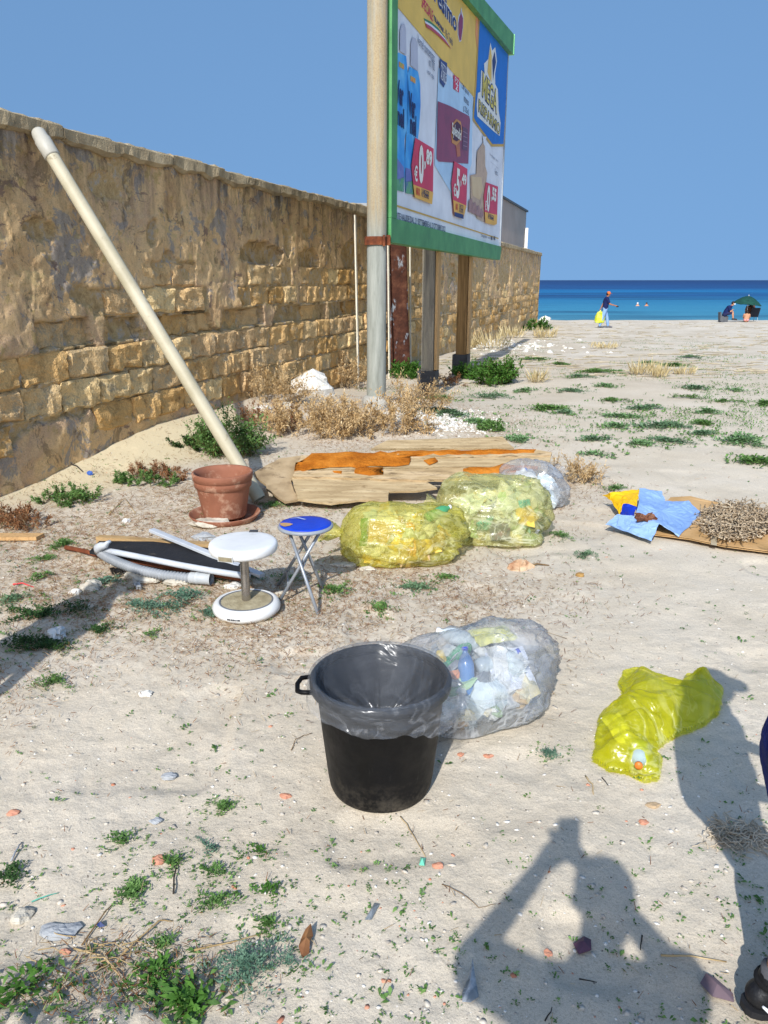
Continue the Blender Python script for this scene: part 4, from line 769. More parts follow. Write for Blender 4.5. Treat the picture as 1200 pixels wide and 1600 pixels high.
packet(c1+Vector((.10, -.175, .18)), (.07, .22, .03), RX(60, 25, 10), mat('orange_wrap', ['#b8702a', '#d8a23c', '#8a2f24'], 14, .5), 'orange and yellow wrapper in the middle of the left yellow bag', 'wrapper', 'wrapper')
packet(c1+Vector((-.20, -.15, .22)), (.05, .18, .03), RX(62, -20, -6), mat('green_wrap', ['#2f6a34', '#4f8a48'], 14, .5), 'dark green wrapper at the left of the yellow bag by the blue stool', 'wrapper', 'wrapper')
bottle(c1+Vector((.20, -.05, .28)), R(30), R(75), .035, .2, GLS, WCAP, 'green plastic bottle at the right end of the left yellow bag')
c2 = at_g(762, 850); c2.y += .14; c2.z = gz(c2.x, c2.y)
bag('rubbish_bag', 'yellow see-through rubbish bag before the broken panel, with a blue packet inside', c2, .47, .30, .47, R(-10), 47, YF3, c2+Vector((-.31, .05, .2)), (-1, .2, .3), WG, knot_ang=R(170), amp=.11, pw=2.5)
filler('rubbish', 'crumpled packaging filling the right yellow bag', c2, .44, .27, .44, R(-10), 9, [8, 4, 2, .6, 1.5, .4, .2, .1, 1.5, 7], 120, .062, R(170))
packet(c2+Vector((.255, -.16, .21)), (.09, .2, .03), RX(66, 5, 22), mat('teal_wrap', ['#1f8f9a', '#35aab0'], 9, .5), 'teal carton at the right end of the right yellow bag', 'carton', 'carton')
packet(c2+Vector((.07, -.225, .10)), (.14, .12, .03), RX(60, 0, 5), mat('navy_wrap', ['#1c2a5c', '#27387a', '#9a4a7a'], 16, .5), 'dark blue printed packet low in the front of the right yellow bag', 'packet', 'packet')
c3 = at_g(838, 800); c3.y += .2; c3.z = gz(c3.x, c3.y)
bag('rubbish_bag', 'clear rubbish bag behind the right yellow bag, beside the broken panel', c3, .31, .25, .34, R(-25), 53, CF, c3+Vector((.17, .12, .2)), (.6, .5, .2), WG, knot_ang=R(60), amp=.085, pw=2.3)
filler('rubbish', 'pale scraps inside the clear bag beside the broken panel', c3, .28, .22, .3, R(-25), 19, [5, .5, .3, .3, 3, 0, .2, .6, .3, 6], 70, .05, R(60))
c4 = at_g(745, 1098); c4.z = gz(c4.x, c4.y)
bag('rubbish_bag', 'clear rubbish bag full of plastic bottles lying right behind the black bin', c4, .37, .27, .36, R(24), 61, CF, None, None, WG, amp=.1, pw=2.5)
filler('rubbish', 'jumble of crushed packaging in the clear bag behind the bin', c4, .355, .25, .34, R(24), 23, [9, 1, .6, .5, 4, .5, 1., .4, .3, 8], 130, .052, R(5))
for (dx, dy, dz, rz, ti, r, L, m, cp, lb) in (
    (-.06, -.17, .13, 100, 20, .033, .2, BLB, BCAP, 'purple blue bottle with a blue cap standing in the bag behind the bin'), (-.16, -.1, .2, 40, 65, .034, .2, GLS, WCAP, 'green bottle near the top of the bag behind the bin'),
    (-.02, -.1, .22, 20, 78, .036, .2, CLB, BCAP, 'large clear bottle with a blue cap at the right in the bag behind the bin'), (-.2, -.14, .06, 200, 60, .033, .19, CLB, RCAP, 'clear bottle with a red cap low down in the bag behind the bin'),
    (.02, .0, .27, 150, 85, .036, .22, CLB, WCAP, 'clear bottle lying on top inside the bag behind the bin')):
    bottle(c4+Vector((dx, dy, dz)), R(rz), R(ti), r, L, m, cp, lb)
packet(c4+Vector((.12, -.075, .2)), (.2, .17, .03), RX(50, 5, 24), mat('white_sack', ['#c9ccd6', '#dcdee4'], 5, .5, .3, .3, 12), 'crumpled white plastic sack at the right of the bag behind the bin', 'plastic_sack', 'sack')
packet(c4+Vector((-.1, -.15, .2)), (.1, .07, .02), RX(60, 15, 20), mat('peach_wrap', ['#c47a50', '#d8966c'], 9, .5), 'peach orange wrapper in the bag behind the bin', 'wrapper', 'wrapper')
packet(c4+Vector((.06, .03, .305)), (.2, .1, .02), RX(15, 5, 30), mat('lemon_wrap', ['#c9c260', '#d8d48a'], 9, .5), 'pale yellow wrapper at the top of the bag behind the bin', 'wrapper', 'wrapper')
# ---------------------------------------------------------------- black bin with its liner
bcn = Vector((-.012, 2.39, gz(-.012, 2.39))); bn_ = thing('rubbish_bin', 'black plastic rubbish bin standing open on the sand', 'bin', bcn)
BP = NT('black_plastic'); vv = BP.pos(True); c_ = BP.ramp(BP.noise(BP.pos(True, (3, 3, .5)), 4, 4), [(.3, '#0a0a0b'), (.7, '#101012')]); sc1 = BP.noise(BP.pos(True, (14, 14, 2.2)), 3, 6, .7, .5); sc2 = BP.noise(BP.pos(True, (3, 3, 16)), 2.5, 5, .7, .8)
c_ = BP.mix(BP.math('MULTIPLY', BP.ramp(sc1, [(.62, 0.), (.7, .5)]), BP.ramp(BP.noise(vv, 5, 3), [(.45, 0.), (.6, 1.)])), c_, '#5a5854'); c_ = BP.mix(BP.ramp(sc2, [(.7, 0.), (.73, .5)]), c_, '#6a6864'); dz = BP.n('SeparateXYZ'); BP.l(vv, dz.inputs[0])
du = BP.math('MULTIPLY', BP.ramp(dz.outputs[2], [(0., 1.), (.14, 0.)]), BP.ramp(BP.noise(vv, 16, 6, .75), [(.45, 0.), (.75, .35)])); c_ = BP.mix(du, c_, '#8a8070')
BP.pbr(c_, BP.ramp(BP.noise(vv, 9, 5, .7), [(.35, .45), (.65, .62)]), .16, BP.bump(BP.noise(vv, 9, 4), .06, .02)); BLK = BP.m; _mc['black_plastic'] = BLK
b = MB(); b.lathe([(0, -.004), (.165, -.004), (.178, .004), (.184, .02), (.19, .06), (.2225, .385), (.232, .39), (.234, .4), (.226, .404), (.218, .396), (.184, .05), (.17, .03), (0, .03)], 72, bcn, caps=False); b.build('body', BLK, bn_, True)
b = MB(); b.lathe([(.224, .396), (.240, .396), (.246, .402), (.247, .424), (.242, .432), (.234, .434), (.226, .428), (.222, .41)], 72, bcn, caps=False); b.build('rim', BLK, bn_, True)
for a in (R(186),):
    u = Vector((math.cos(a), math.sin(a), 0)); sd = Vector((-u.y, u.x, 0)); p = bcn+u*.238+Vector((0, 0, .41)); b = MB()
    b.tube([p-sd*.055, p-sd*.05+u*.035, p-sd*.025+u*.05+Vector((0, 0, -.008)), p+sd*.025+u*.05+Vector((0, 0, -.008)), p+sd*.05+u*.035, p+sd*.055], .0085, 10); b.build('handle', BLK, bn_, True)
lt = thing('bin_liner', 'clear plastic liner folded over the rim of the black bin', 'bin liner', bcn+Vector((0, 0, .3)))
nu, K = 240, 46; v = np.zeros((nu, K, 3))
for i in range(nu):
    a = 2*PI*i/nu; hang = .088+.025*float(vnoise(math.cos(a)*1.6+3, math.sin(a)*1.6, 0, 91))+.012*float(vnoise(math.cos(a)*6, math.sin(a)*6, 0, 92))
    if math.cos(a-R(-8)) > .8: hang -= .0
    lo = .30+.03*float(vnoise(math.cos(a)*2, math.sin(a)*2, 3, 93)); fold = float(vnoise(a*3.82, .5, 0, 94)); f2 = float(vnoise(a*9.5, 1.5, 0, 95))
    for k in range(K):
        t = k/(K-1)
        if t < .42:                                                   # outside skirt, from hem up
            q = t/.42; z = .43-hang*(1-q); r = .2525+.007*(1-q)+(1-q)*(.004*fold+.004*abs(f2))+.0035*math.sin(z*150+4.5*float(vnoise(a*2, z*9, 0, 96)))*(1-q)
            if math.cos(a-R(-5)) > .75: r += .05*(math.cos(a-R(-5))-.75)/.25*(1-q)**1.2
        elif t < .52: q = (t-.42)/.10; r = .2525-.03*q; z = .434+.011*math.sin(q*PI)
        else:                                                         # inside, sagging to a crumpled funnel
            q = (t-.52)/.48; r = (.222-.19*q**1.15)*(1-.38*max(0, fold)*q*1.3+.14*f2*q); z = .43-.15*q**.8-.045*abs(fold)*q+.02*f2*q*(1-q)
        v[i, k] = (bcn.x+r*math.cos(a), bcn.y+r*math.sin(a), bcn.z+z)
ii = np.arange(nu*K).reshape(nu, K); jj = np.roll(ii, -1, 0); bulk('film', v.reshape(-1, 3), np.stack([ii[:, :-1], jj[:, :-1], jj[:, 1:], ii[:, 1:]], -1).reshape(-1, 4), LF, True, parent=lt)
# ---------------------------------------------------------------- flat yellow bag
OUTL = [(965, 1062), (972, 1044), (990, 1039), (1012, 1044), (1050, 1064), (1064, 1066), (1072, 1050), (1100, 1050), (1131, 1073), (1128, 1108), (1100, 1130), (1050, 1148), (1028, 1163), (1036, 1188), (1033, 1212), (1012, 1218), (985, 1204), (950, 1198), (925, 1180), (928, 1150), (937, 1112), (962, 1096), (972, 1080)]
poly = [at_g(x, y, .03) for x, y in OUTL]; pg = np.array([(p.x, p.y) for p in poly]); pg2 = np.vstack([pg, pg[:1]])
x0, y0 = pg.min(0)-.02; x1, y1 = pg.max(0)+.02; st = .0065; GX, GY = np.meshgrid(np.arange(x0, x1, st), np.arange(y0, y1, st), indexing='ij')
def inside_dist(px_, py_):
    ins = np.zeros(px_.shape, bool); dist = np.full(px_.shape, 9.)
    for (ax, ay), (bx, by) in zip(pg2[:-1], pg2[1:]):
        c_ = ((ay > py_) != (by > py_)) & (px_ < (bx-ax)*(py_-ay)/(by-ay+1e-12)+ax); ins ^= c_
        t = np.clip(((px_-ax)*(bx-ax)+(py_-ay)*(by-ay))/((bx-ax)**2+(by-ay)**2), 0, 1); dist = np.minimum(dist, np.hypot(px_-ax-t*(bx-ax), py_-ay-t*(by-ay)))
    return np.where(ins, dist, -dist)
DD = inside_dist(GX, GY)+.008*fbm(GX*22, GY*22, 0, 2, 5); ok = DD > 0
fl = np.abs(fbm(GX*5+1.5*vnoise(GX*3, GY*3, 0, 14), GY*8, 0, 3, 13)); HH = np.sqrt(np.clip(DD, 0, .12)/.12)*(.10+.05*fbm(GX*4, GY*4, 0, 2, 11))-.09*fl*sst(.0, .05, DD)-.012*np.abs(fbm(GX*16, GY*20, 0, 2, 15))*sst(0, .03, DD)
HH = np.maximum(HH, .004)+.02*sst(.02, .06, DD); idm = -np.ones(ok.shape, int); idm[ok] = np.arange(ok.sum()); gzz = ground_h(GX, GY)
Vt = np.stack([GX[ok], GY[ok], (gzz+.008+HH)[ok]], -1); Vb = np.stack([GX[ok], GY[ok], (gzz+.004)[ok]], -1); q = np.stack([idm[:-1, :-1], idm[1:, :-1], idm[1:, 1:], idm[:-1, 1:]], -1).reshape(-1, 4); q = q[(q >= 0).all(1)]
cyb = Vector((float(pg[:, 0].mean()), float(pg[:, 1].mean()), 0)); cyb.z = gz(cyb.x, cyb.y)
yb = thing('empty_bag', 'bright yellow plastic bag lying nearly empty on the sand near a long shadow', 'plastic bag', cyb)
bulk('upper_film', Vt, q, YF2, True, parent=yb); bulk('lower_film', Vb, q[:, ::-1], YF2, True, parent=yb)
p = at_g(1000, 1166, .036); bottle(p, R(250), R(84), .034, .16, mat('clear_pet', ['#9fb0a8', '#c4cec8'], 9, .15, .5), OCAP, 'clear bottle with an orange cap inside the flat yellow bag')
p = at_g(968, 1140, .02); packet(p, (.09, .14, .02), RX(25, 5, 25), MIXED[0], 'white crumpled wrapper inside the flat yellow bag', 'wrapper', 'wrapper')
# ---------------------------------------------------------------- blue paper, cardboard and fibre tangle
X8 = lambda x, y: (860+x/3.2, 740+y/3.2)
def p8(x, y, z): 
    q = at_g(*X8(x, y)); g = q.z; return at_z(*X8(x, y), g+z)
CARD = mat('cardboard', ['#a58252', '#b99466', '#c4a274'], 3, .9, .1, .2, 30, world=True, dirt=('#7d6340', 4, .6))
b = MB(); L = [(520, 300, .035), (545, 180, .05), (600, 118, .05), (700, 112, .055), (860, 150, .05), (1088, 178, .05), (1330, 205, .04), (1340, 400, .035), (1180, 392, .035), (1088, 386, .04), (980, 372, .045), (860, 356, .05), (700, 322, .045), (600, 308, .045)]
cb = thing('cardboard_sheet', 'flattened brown cardboard sheet lying at the right under the blue poster', 'cardboard', p8(800, 280, 0))
b.slab(rough_poly([p8(*p) for p in L], 5, .004), .004); b.build('top_liner', CARD, cb)
b = MB(); b.slab([p8(x, y, z)+Vector((0, -.004, -.010)) for x, y, z in L], .004); b.build('bottom_liner', CARD, cb); 
b = MB(); e = [p8(*p) for p in L[8:]]; 
for k in range(len(e)-1):
    m = int((e[k+1]-e[k]).length/.008)
    for j in range(m): q_ = e[k].lerp(e[k+1], j/m); b.box(q_+Vector((0, .012, -.007)), (.002, .03, .006), Matrix.Rotation(.5 if j % 2 else -.5, 3, 'Y'))
b.build('fluting', mat('flute', ['#5e4a30', '#7a6242'], 9, .95), cb)
b = MB(); b.slab([p8(805, 300, .052), p8(835, 303, .052), p8(832, 360, .05), p8(802, 354, .05)], .001); b.build('tape', mat('old_tape', ['#a89a80', '#b8ab92'], 9, .5), cb)
pt = thing('blue_poster', 'torn poster of light blue, yellow and deep blue paper crumpled on the cardboard', 'poster', p8(520, 230, 0))
BLP = mat('light_blue_paper', ['#7392c0', '#82a0ca', '#90aed6'], 4, .6, .3, .2, 14, world=True); YLP = mat('yellow_paper', ['#d9a80c', '#e2b416'], 4, .55, .3, .15, 14, world=True); DBP = mat('deep_blue_paper', ['#0d2c9a', '#1336ac'], 4, .5, .3, .15, 14, world=True)
def fan(name, pts, faces, m):
    b = MB(); P = [p8(*p) for p in pts]; b.add([tuple(p) for p in P], faces); o = b.build(name, m, pt); md = o.modifiers.new('s', 'SOLIDIFY'); md.thickness = .0016
    sd = o.modifiers.new('d', 'SUBSURF'); sd.subdivision_type = 'SIMPLE'; sd.levels = sd.render_levels = 3
    dp = o.modifiers.new('w', 'DISPLACE'); tx = bpy.data.textures.get('crease') or bpy.data.textures.new('crease', 'CLOUDS'); tx.noise_scale = .06; dp.texture = tx; dp.strength = .034; dp.mid_level = .5; return o
fan('blue_sheet', [(445, 75, .15), (555, 90, .12), (572, 140, .09), (690, 138, .10), (762, 205, .06), (640, 310, .055), (545, 250, .13), (505, 338, .035), (275, 255, .055), (335, 205, .12), (425, 212, .13), (440, 150, .15), (550, 190, .10), (410, 270, .09)],
    [(0, 1, 2, 11), (2, 12, 11), (2, 3, 12), (3, 4, 12), (4, 5, 12), (5, 6, 12), (6, 10, 12), (10, 11, 12), (6, 13, 10), (6, 7, 13), (7, 8, 13), (8, 9, 13), (9, 10, 13)], BLP)
fan('yellow_flap', [(262, 108, .10), (300, 98, .15), (445, 80, .16), (432, 165, .12), (388, 150, .14), (345, 200, .06), (300, 130, .10)], [(0, 1, 6), (1, 2, 4, 6), (2, 3, 4), (4, 5, 6)], YLP)
fan('deep_blue_flap', [(365, 152, .13), (388, 150, .145), (430, 165, .13), (416, 210, .12), (350, 205, .07)], [(0, 1, 2, 3, 4)], DBP)
b = MB(); q0 = p8(430, 212, .15); 
for k in range(5): crumple(b, p8(440+k*17, 214+(k % 3)*6, .14+.01*(k % 2)), (.035, .028, .018), 40+k)
tag(b.build('rusty_lump', mat('rust_lump', ['#4a2c20', '#6e4634', '#8a6450'], 14, .9, .1, .6, 40), None, loc=tuple(q0)), 'crusty brown lump lying on top of the blue poster', 'lump')
b = MB(); rg = np.random.default_rng(4); OUTT = [(760, 250), (830, 165), (900, 145), (960, 160), (1085, 180), (1130, 300), (1000, 320), (850, 285)]
def in_tangle(x, y):
    return ((x-935)/190)**2+((y-232)/88)**2 < 1
cols = 0
for k in range(900):
    while True:
        x, y = rg.uniform(740, 1140), rg.uniform(140, 330)
        if in_tangle(x, y): break
    a = rg.uniform(0, 2*PI); z = .065+rg.uniform(0, .035)*(1-((x-935)/190)**2-((y-232)/88)**2)+.01; pts = []; X, Y = x, y
    for j in range(6):
        a += rg.normal(0, 1.0); X += math.cos(a)*11; Y += math.sin(a)*7; z += rg.normal(0, .008); pts.append(p8(X, Y, max(.056, z)))
    b.cur = int(rg.integers(0, 3)); b.tube(pts, rg.uniform(.0022, .0048), 5)
tag(b.build('fibre_tangle', [mat('fibre_a', ['#8c7a62', '#a8947a'], 14, .95, .1, .5, 60), mat('fibre_b', ['#9c8870', '#b8a488'], 14, .95, .1, .5, 60), mat('fibre_c', ['#b09e84', '#c8b69a'], 14, .95, .1, .5, 60)], None, True, loc=tuple(p8(935, 240, 0))), 'tangled heap of tan fibrous strands piled on the cardboard sheet', 'fibre heap')
# ---------------------------------------------------------------- plants
def leafset(P, D, L, W, rg, lift=.15):
    P = np.asarray(P, float); D = np.asarray(D, float); D = D/np.linalg.norm(D, axis=1, keepdims=True); n = len(P)
    sd = np.cross(D, np.array((0, 0, 1.))+rg.normal(0, .35, (n, 3))); sd /= np.linalg.norm(sd, axis=1, keepdims=True)+1e-9
    L = np.broadcast_to(L, n)[:, None]; W = np.broadcast_to(W, n)[:, None]; up = np.array((0, 0, 1.))
    m = P+D*L*.55+up*L*lift
    V = np.stack([P, m+sd*W*.5, m-sd*W*.5, P+D*L], 1).reshape(-1, 3); o = np.arange(n)[:, None]*4
    return V, np.concatenate([o+np.array([[0, 2, 1]]), o+np.array([[1, 2, 3]])], 0)
def twigset(A, B, ra, rb):
    A = np.asarray(A, float); B = np.asarray(B, float); n = len(A); d = B-A; d /= np.linalg.norm(d, axis=1, keepdims=True)+1e-9
    a = np.cross(d, np.array((.31, .77, .55))); a /= np.linalg.norm(a, axis=1, keepdims=True)+1e-9; e = np.cross(d, a)
    ra = np.broadcast_to(ra, n)[:, None]; rb = np.broadcast_to(rb, n)[:, None]; V = []
    for P, r in ((A, ra), (B, rb)):
        for q in (0, 2.094, 4.189): V.append(P+(a*math.cos(q)+e*math.sin(q))*r)
    V = np.stack(V, 1).reshape(-1, 3); o = np.arange(n)[:, None]*6
    return V, np.concatenate([o+np.array([[i, (i+1) % 3, 3+(i+1) % 3, 3+i]]) for i in range(3)], 0)
def join(parts):
    V, F, n = [], [], 0
    for v, f in parts: V.append(v); F.append(f+n); n += len(v)
    return np.vstack(V), np.vstack(F)
G1 = leafmat('weed_green', ['#375428', '#4f7036', '#688a48', '#80a05c']); G2 = leafmat('weed_blue_green', ['#3c5a48', '#54725c', '#6a8870', '#86a286']); G3 = leafmat('bright_green', ['#33561f', '#4a722a', '#5f8838']); G6 = leafmat('pale_green', ['#54764a', '#70905e', '#8eac7a']); G5 = leafmat('grey_green', ['#4a6646', '#64805c', '#7e9a74']); G4 = leafmat('dark_green', ['#24381c', '#365228', '#4a6a34'])
DRY = leafmat('dry_leaf', ['#957649', '#b89868', '#ceb284', '#dcc69c'], 12); DRYR = leafmat('dry_red_leaf', ['#6b442a', '#8f6240', '#aa7c52'], 12); STR = leafmat('straw', ['#ad9a6c', '#c6b488', '#d8caa2'], 9); STEM = mat('dry_stem', ['#8c7252', '#b09a78', '#c4b090'], 12, .9, .1); GST = mat('green_stem', ['#5a5a34', '#7a6a44'], 12, .9, .1)
STRAY = []
def weed(label, px, py, wpx, m, seed, hgt=.35, leaf=.022, wl=.5, dens=1., name='beach_weed', group=None, cat='plant', asp=.8):
    c = at_g(px, py); rg = np.random.default_rng(seed); sl_ = c.y*CP+(CAMH-c.z)*SP; r = wpx/2/1200*sl_; P, D = [], []
    ns = int(9+16*rg.random()); leaf = leaf*(.75+.5*rg.random()); lob = [(rg.uniform(0, 2*PI), rg.uniform(.5, 1.35), rg.uniform(.25, .6)) for _ in range(rg.integers(3, 6))]; hgt = hgt*rg.uniform(.6, 1.3)
    for k in range(ns):
        la, ll, sp_ = lob[rg.integers(0, len(lob))]; a = la+rg.normal(0, sp_); Ls = r*ll*rg.uniform(.35, 1.1); cu = rg.normal(0, .9); k_ = max(4, int(Ls/leaf*2.0*dens)); x = rg.normal(0, r*.12); y = rg.normal(0, r*.1); thin = rg.random()
        for j in range(k_):
            t = j/k_; a += cu/k_; x += math.cos(a)*Ls/k_; y += math.sin(a)*Ls/k_*asp; z = hgt*r*(.25+.75*math.sin(min(1, t*1.2+.1)*PI))*rg.uniform(.2, 1.1)*(1-.5*t)+.004
            if rg.random() < thin*t*.8: continue
            for s_ in (-1, 1):
                q = a+s_*rg.uniform(.3, 1.5); P.append((x+rg.normal(0, leaf*.4), y+rg.normal(0, leaf*.4), z)); D.append((math.cos(q), math.sin(q), rg.uniform(-.05, .8)))
    for k in range(int(ns*1.2)):                                     # stray sprigs round the patch go into the ground cover
        a = rg.uniform(0, 2*PI); q = r*rg.uniform(.8, 1.9); x, y = math.cos(a)*q, math.sin(a)*q*asp
        for _ in range(4): STRAY.append((c.x+x+rg.normal(0, leaf*.5), c.y+y+rg.normal(0, leaf*.5), leaf, rg.normal(), rg.normal()))
    P = np.array(P); gx = c.x+P[:, 0]; gy = c.y+P[:, 1]; P = np.stack([gx, gy, ground_h(gx, gy)+P[:, 2]], -1); n = len(P)
    V, F = leafset(P, D, leaf*rg.uniform(.5, 1.4, n), leaf*wl*rg.uniform(.6, 1.3, n), rg)
    o = bulk(name, V, F, m, False, loc=tuple(c)); return tag(o, label, cat, group)
def shrub(name, label, px, py, wpx, hgt, mleaf, mstem, seed, nst=26, leaf=.03, wl=.35, upr=.6, sub=7, depth=.5, lv=4, cat='shrub', group=None, thick=.004):
    c = at_g(px, py); rg = np.random.default_rng(seed); sl_ = c.y*CP+(CAMH-c.z)*SP; r = wpx/2/1200*sl_; A, B, ra, rb, P, D = [], [], [], [], [], []
    for k in range(nst):
        a0 = rg.uniform(0, 2*PI); q = math.sqrt(rg.random()); p = np.array((math.cos(a0)*q*r*.75, math.sin(a0)*q*r*depth, 0.)); d = np.array((rg.normal(0, .55)+p[0]/r*.6, rg.normal(0, .4)+p[1]/r*.4, upr+rg.random()*.5)); L = hgt*rg.uniform(.6, 1.15)*(1-.35*q); rr = thick
        for j in range(4):
            d = d/np.linalg.norm(d); e = p+d*L/4; A.append(p); B.append(e); ra.append(rr); rb.append(rr*.75); rr *= .75
            for _ in range(sub if j else 2):
                t = rg.random(); s0 = p+(e-p)*t; sd_ = d+rg.normal(0, .75, 3); sd_ /= np.linalg.norm(sd_); sL = L*rg.uniform(.12, .3); s1 = s0+sd_*sL; A.append(s0); B.append(s1); ra.append(rr*.6); rb.append(rr*.3)
                for _2 in range(lv): P.append(s0+(s1-s0)*rg.random()); D.append(sd_+rg.normal(0, .7, 3))
            p = e; d = d+rg.normal(0, .28, 3)
    off = np.array((c.x, c.y, 0))
    def gnd(X): X = np.array(X)+off; X[:, 2] = np.maximum(X[:, 2], .003)+ground_h(X[:, 0], X[:, 1], False); return X
    t = thing(name, label, cat, c, group); V, F = twigset(gnd(A), gnd(B), np.array(ra), np.array(rb)); bulk('stem', V, F, mstem, False, parent=t)
    n = len(P); V, F = leafset(gnd(P), np.array(D), leaf*rg.uniform(.6, 1.4, n), leaf*wl*rg.uniform(.7, 1.3, n), rg); bulk('foliage', V, F, mleaf, False, parent=t); return t
def tuft_grass(label, px, py, wpx, hgt, m, seed, n=140, group=None):
    c = at_g(px, py); rg = np.random.default_rng(seed); sl_ = c.y*CP+(CAMH-c.z)*SP; r = wpx/2/1200*sl_; a = rg.uniform(0, 2*PI, n); q = np.sqrt(rg.random(n))*r*.8; P = np.stack([c.x+np.cos(a)*q, c.y+np.sin(a)*q*.6, np.zeros(n)], -1); P[:, 2] = ground_h(P[:, 0], P[:, 1])
    D = np.stack([np.cos(a)*.35+rg.normal(0, .3, n), np.sin(a)*.35+rg.normal(0, .3, n), np.ones(n)], -1); V, F = leafset(P, D, hgt*rg.uniform(.4, 1.1, n), .012*sl_/9, rg, 0.)
    return tag(bulk('grass_tuft', V, F, m, False, loc=tuple(c)), label, 'grass tuft', group)
SG = 'dry tan bushes heaped along the foot of the wall'
shrub('dry_shrub', 'dry tan bush directly in front of the lamp pole, with pale brittle twigs', 590, 672, 180, .5, DRY, STEM, 1, 44, .042, .34, .7, 8, .5, group=SG)
shrub('dry_shrub', 'spreading dry tan bush behind the orange foam panel, below the white rock', 505, 676, 240, .48, DRY, STEM, 2, 62, .042, .34, .6, 8, .45, group=SG)
shrub('dry_shrub', 'upright dry tan bush against the wall left of the white rock', 428, 628, 110, .7, DRY, STEM, 3, 32, .04, .3, 1., 7, .4, group=SG)
shrub('dry_shrub', 'dry bush close to the wall behind the white rock', 530, 606, 180, .68, DRY, STEM, 4, 50, .042, .32, .8, 8, .4, group=SG)
shrub('dry_shrub', 'sparse dry bush rising to the right of the lamp pole foot', 650, 645, 100, .62, DRY, STEM, 5, 32, .04, .3, 1., 7, .4, group=SG)
shrub('dry_shrub', 'low reddish dry bush left of the white rock', 430, 668, 150, .32, DRYR, STEM, 6, 34, .03, .3, .5, 8, .5, group=SG)
shrub('dry_shrub', 'thin dry bush behind the right end of the broken panel', 885, 752, 110, .27, DRY, STEM, 7, 34, .025, .3, .6, 8, .45, group=SG)
shrub('dry_shrub', 'brown dead bush at the left edge below the wall', 20, 822, 130, .2, DRYR, STEM, 8, 34, .025, .3, .4, 8, .5, group=SG)
shrub('dry_shrub', 'low brown dead bush between the two timber posts', 700, 602, 60, .32, DRYR, STEM, 9, 18, .034, .32, .7, 7, .4, group=SG)
shrub('dry_shrub', 'wiry dead bush on the sand bank left of the flower pot', 250, 745, 120, .16, DRYR, STEM, 10, 36, .022, .3, .35, 8, .5, group=SG)
GS = 'green bushes by the wall'
shrub('green_bush', 'dark green bush behind the leaning pipe at the foot of the wall', 358, 712, 96, .52, G1, GST, 11, 70, .03, .5, .8, 8, .6, group=GS)
shrub('green_bush', 'low green bush left of the leaning pipe at the sand bank', 302, 700, 66, .16, G4, GST, 12, 26, .024, .5, .5, 8, .5, group=GS)
shrub('green_bush', 'bright green bush right of the farther timber post', 772, 600, 66, .6, G3, GST, 13, 40, .055, .55, .8, 8, .5, group=GS)
shrub('green_bush', 'leafy green bush between the rusty sheet and the nearer timber post', 640, 590, 70, .38, G3, GST, 14, 30, .055, .5, .6, 8, .5, group=GS)
shrub('green_bush', 'low spreading green bush behind the farther timber post', 738, 590, 60, .42, G3, GST, 15, 26, .05, .5, .6, 7, .5, group=GS)
shrub('green_bush', 'green bush at the foot of the lone white batten', 575, 572, 26, .3, G4, GST, 16, 14, .05, .5, .8, 7, .5, group=GS)
shrub('green_bush', 'low green and brown bush on the sand bank near the left edge', 110, 785, 120, .16, G1, GST, 17, 34, .02, .5, .5, 8, .5, group=GS)
shrub('green_bush', 'low green bush trailing along the sand bank above the dead brown twigs', 225, 755, 140, .14, G1, GST, 18, 30, .02, .5, .45, 8, .4, group=GS)
shrub('green_bush', 'small green bush right of the orange foam panel near the weeds', 765, 672, 50, .16, G1, GST, 19, 18, .03, .5, .5, 7, .5, group=GS)
shrub('green_bush', 'pale green bush at the far end of the stone wall', 838, 516, 40, .5, G3, GST, 20, 16, .12, .5, .6, 6, .5, group=GS)
GG = 'dry grass tufts on the rise'
for k, (px, py, wpx, h, lb) in enumerate([(770, 545, 60, .75, 'tall straw grass tuft beyond the farther timber post at the wall foot'), (800, 528, 46, .6, 'straw grass tuft along the far wall foot'), (852, 528, 40, .55, 'straw grass tuft on the rise past the wall end'), (838, 598, 30, .4, 'small straw tuft over green weeds right of the bright bush'),
        (1003, 586, 42, .42, 'pale straw tuft standing alone among weeds, below the walking person'), (1030, 590, 30, .38, 'thin straw tuft just right of the pale straw tuft'), (945, 545, 60, .28, 'low wide straw patch on the rise below the walking person'), (1070, 585, 40, .22, 'short straw tuft right among the middle weeds'), (730, 545, 40, .5, 'straw tuft seen between the billboard posts and the wall')]):
    tuft_grass(lb, px, py, wpx, h*.9, STR, 200+k, 95, GG)
WGp = 'green weeds scattered over the sandy rise'
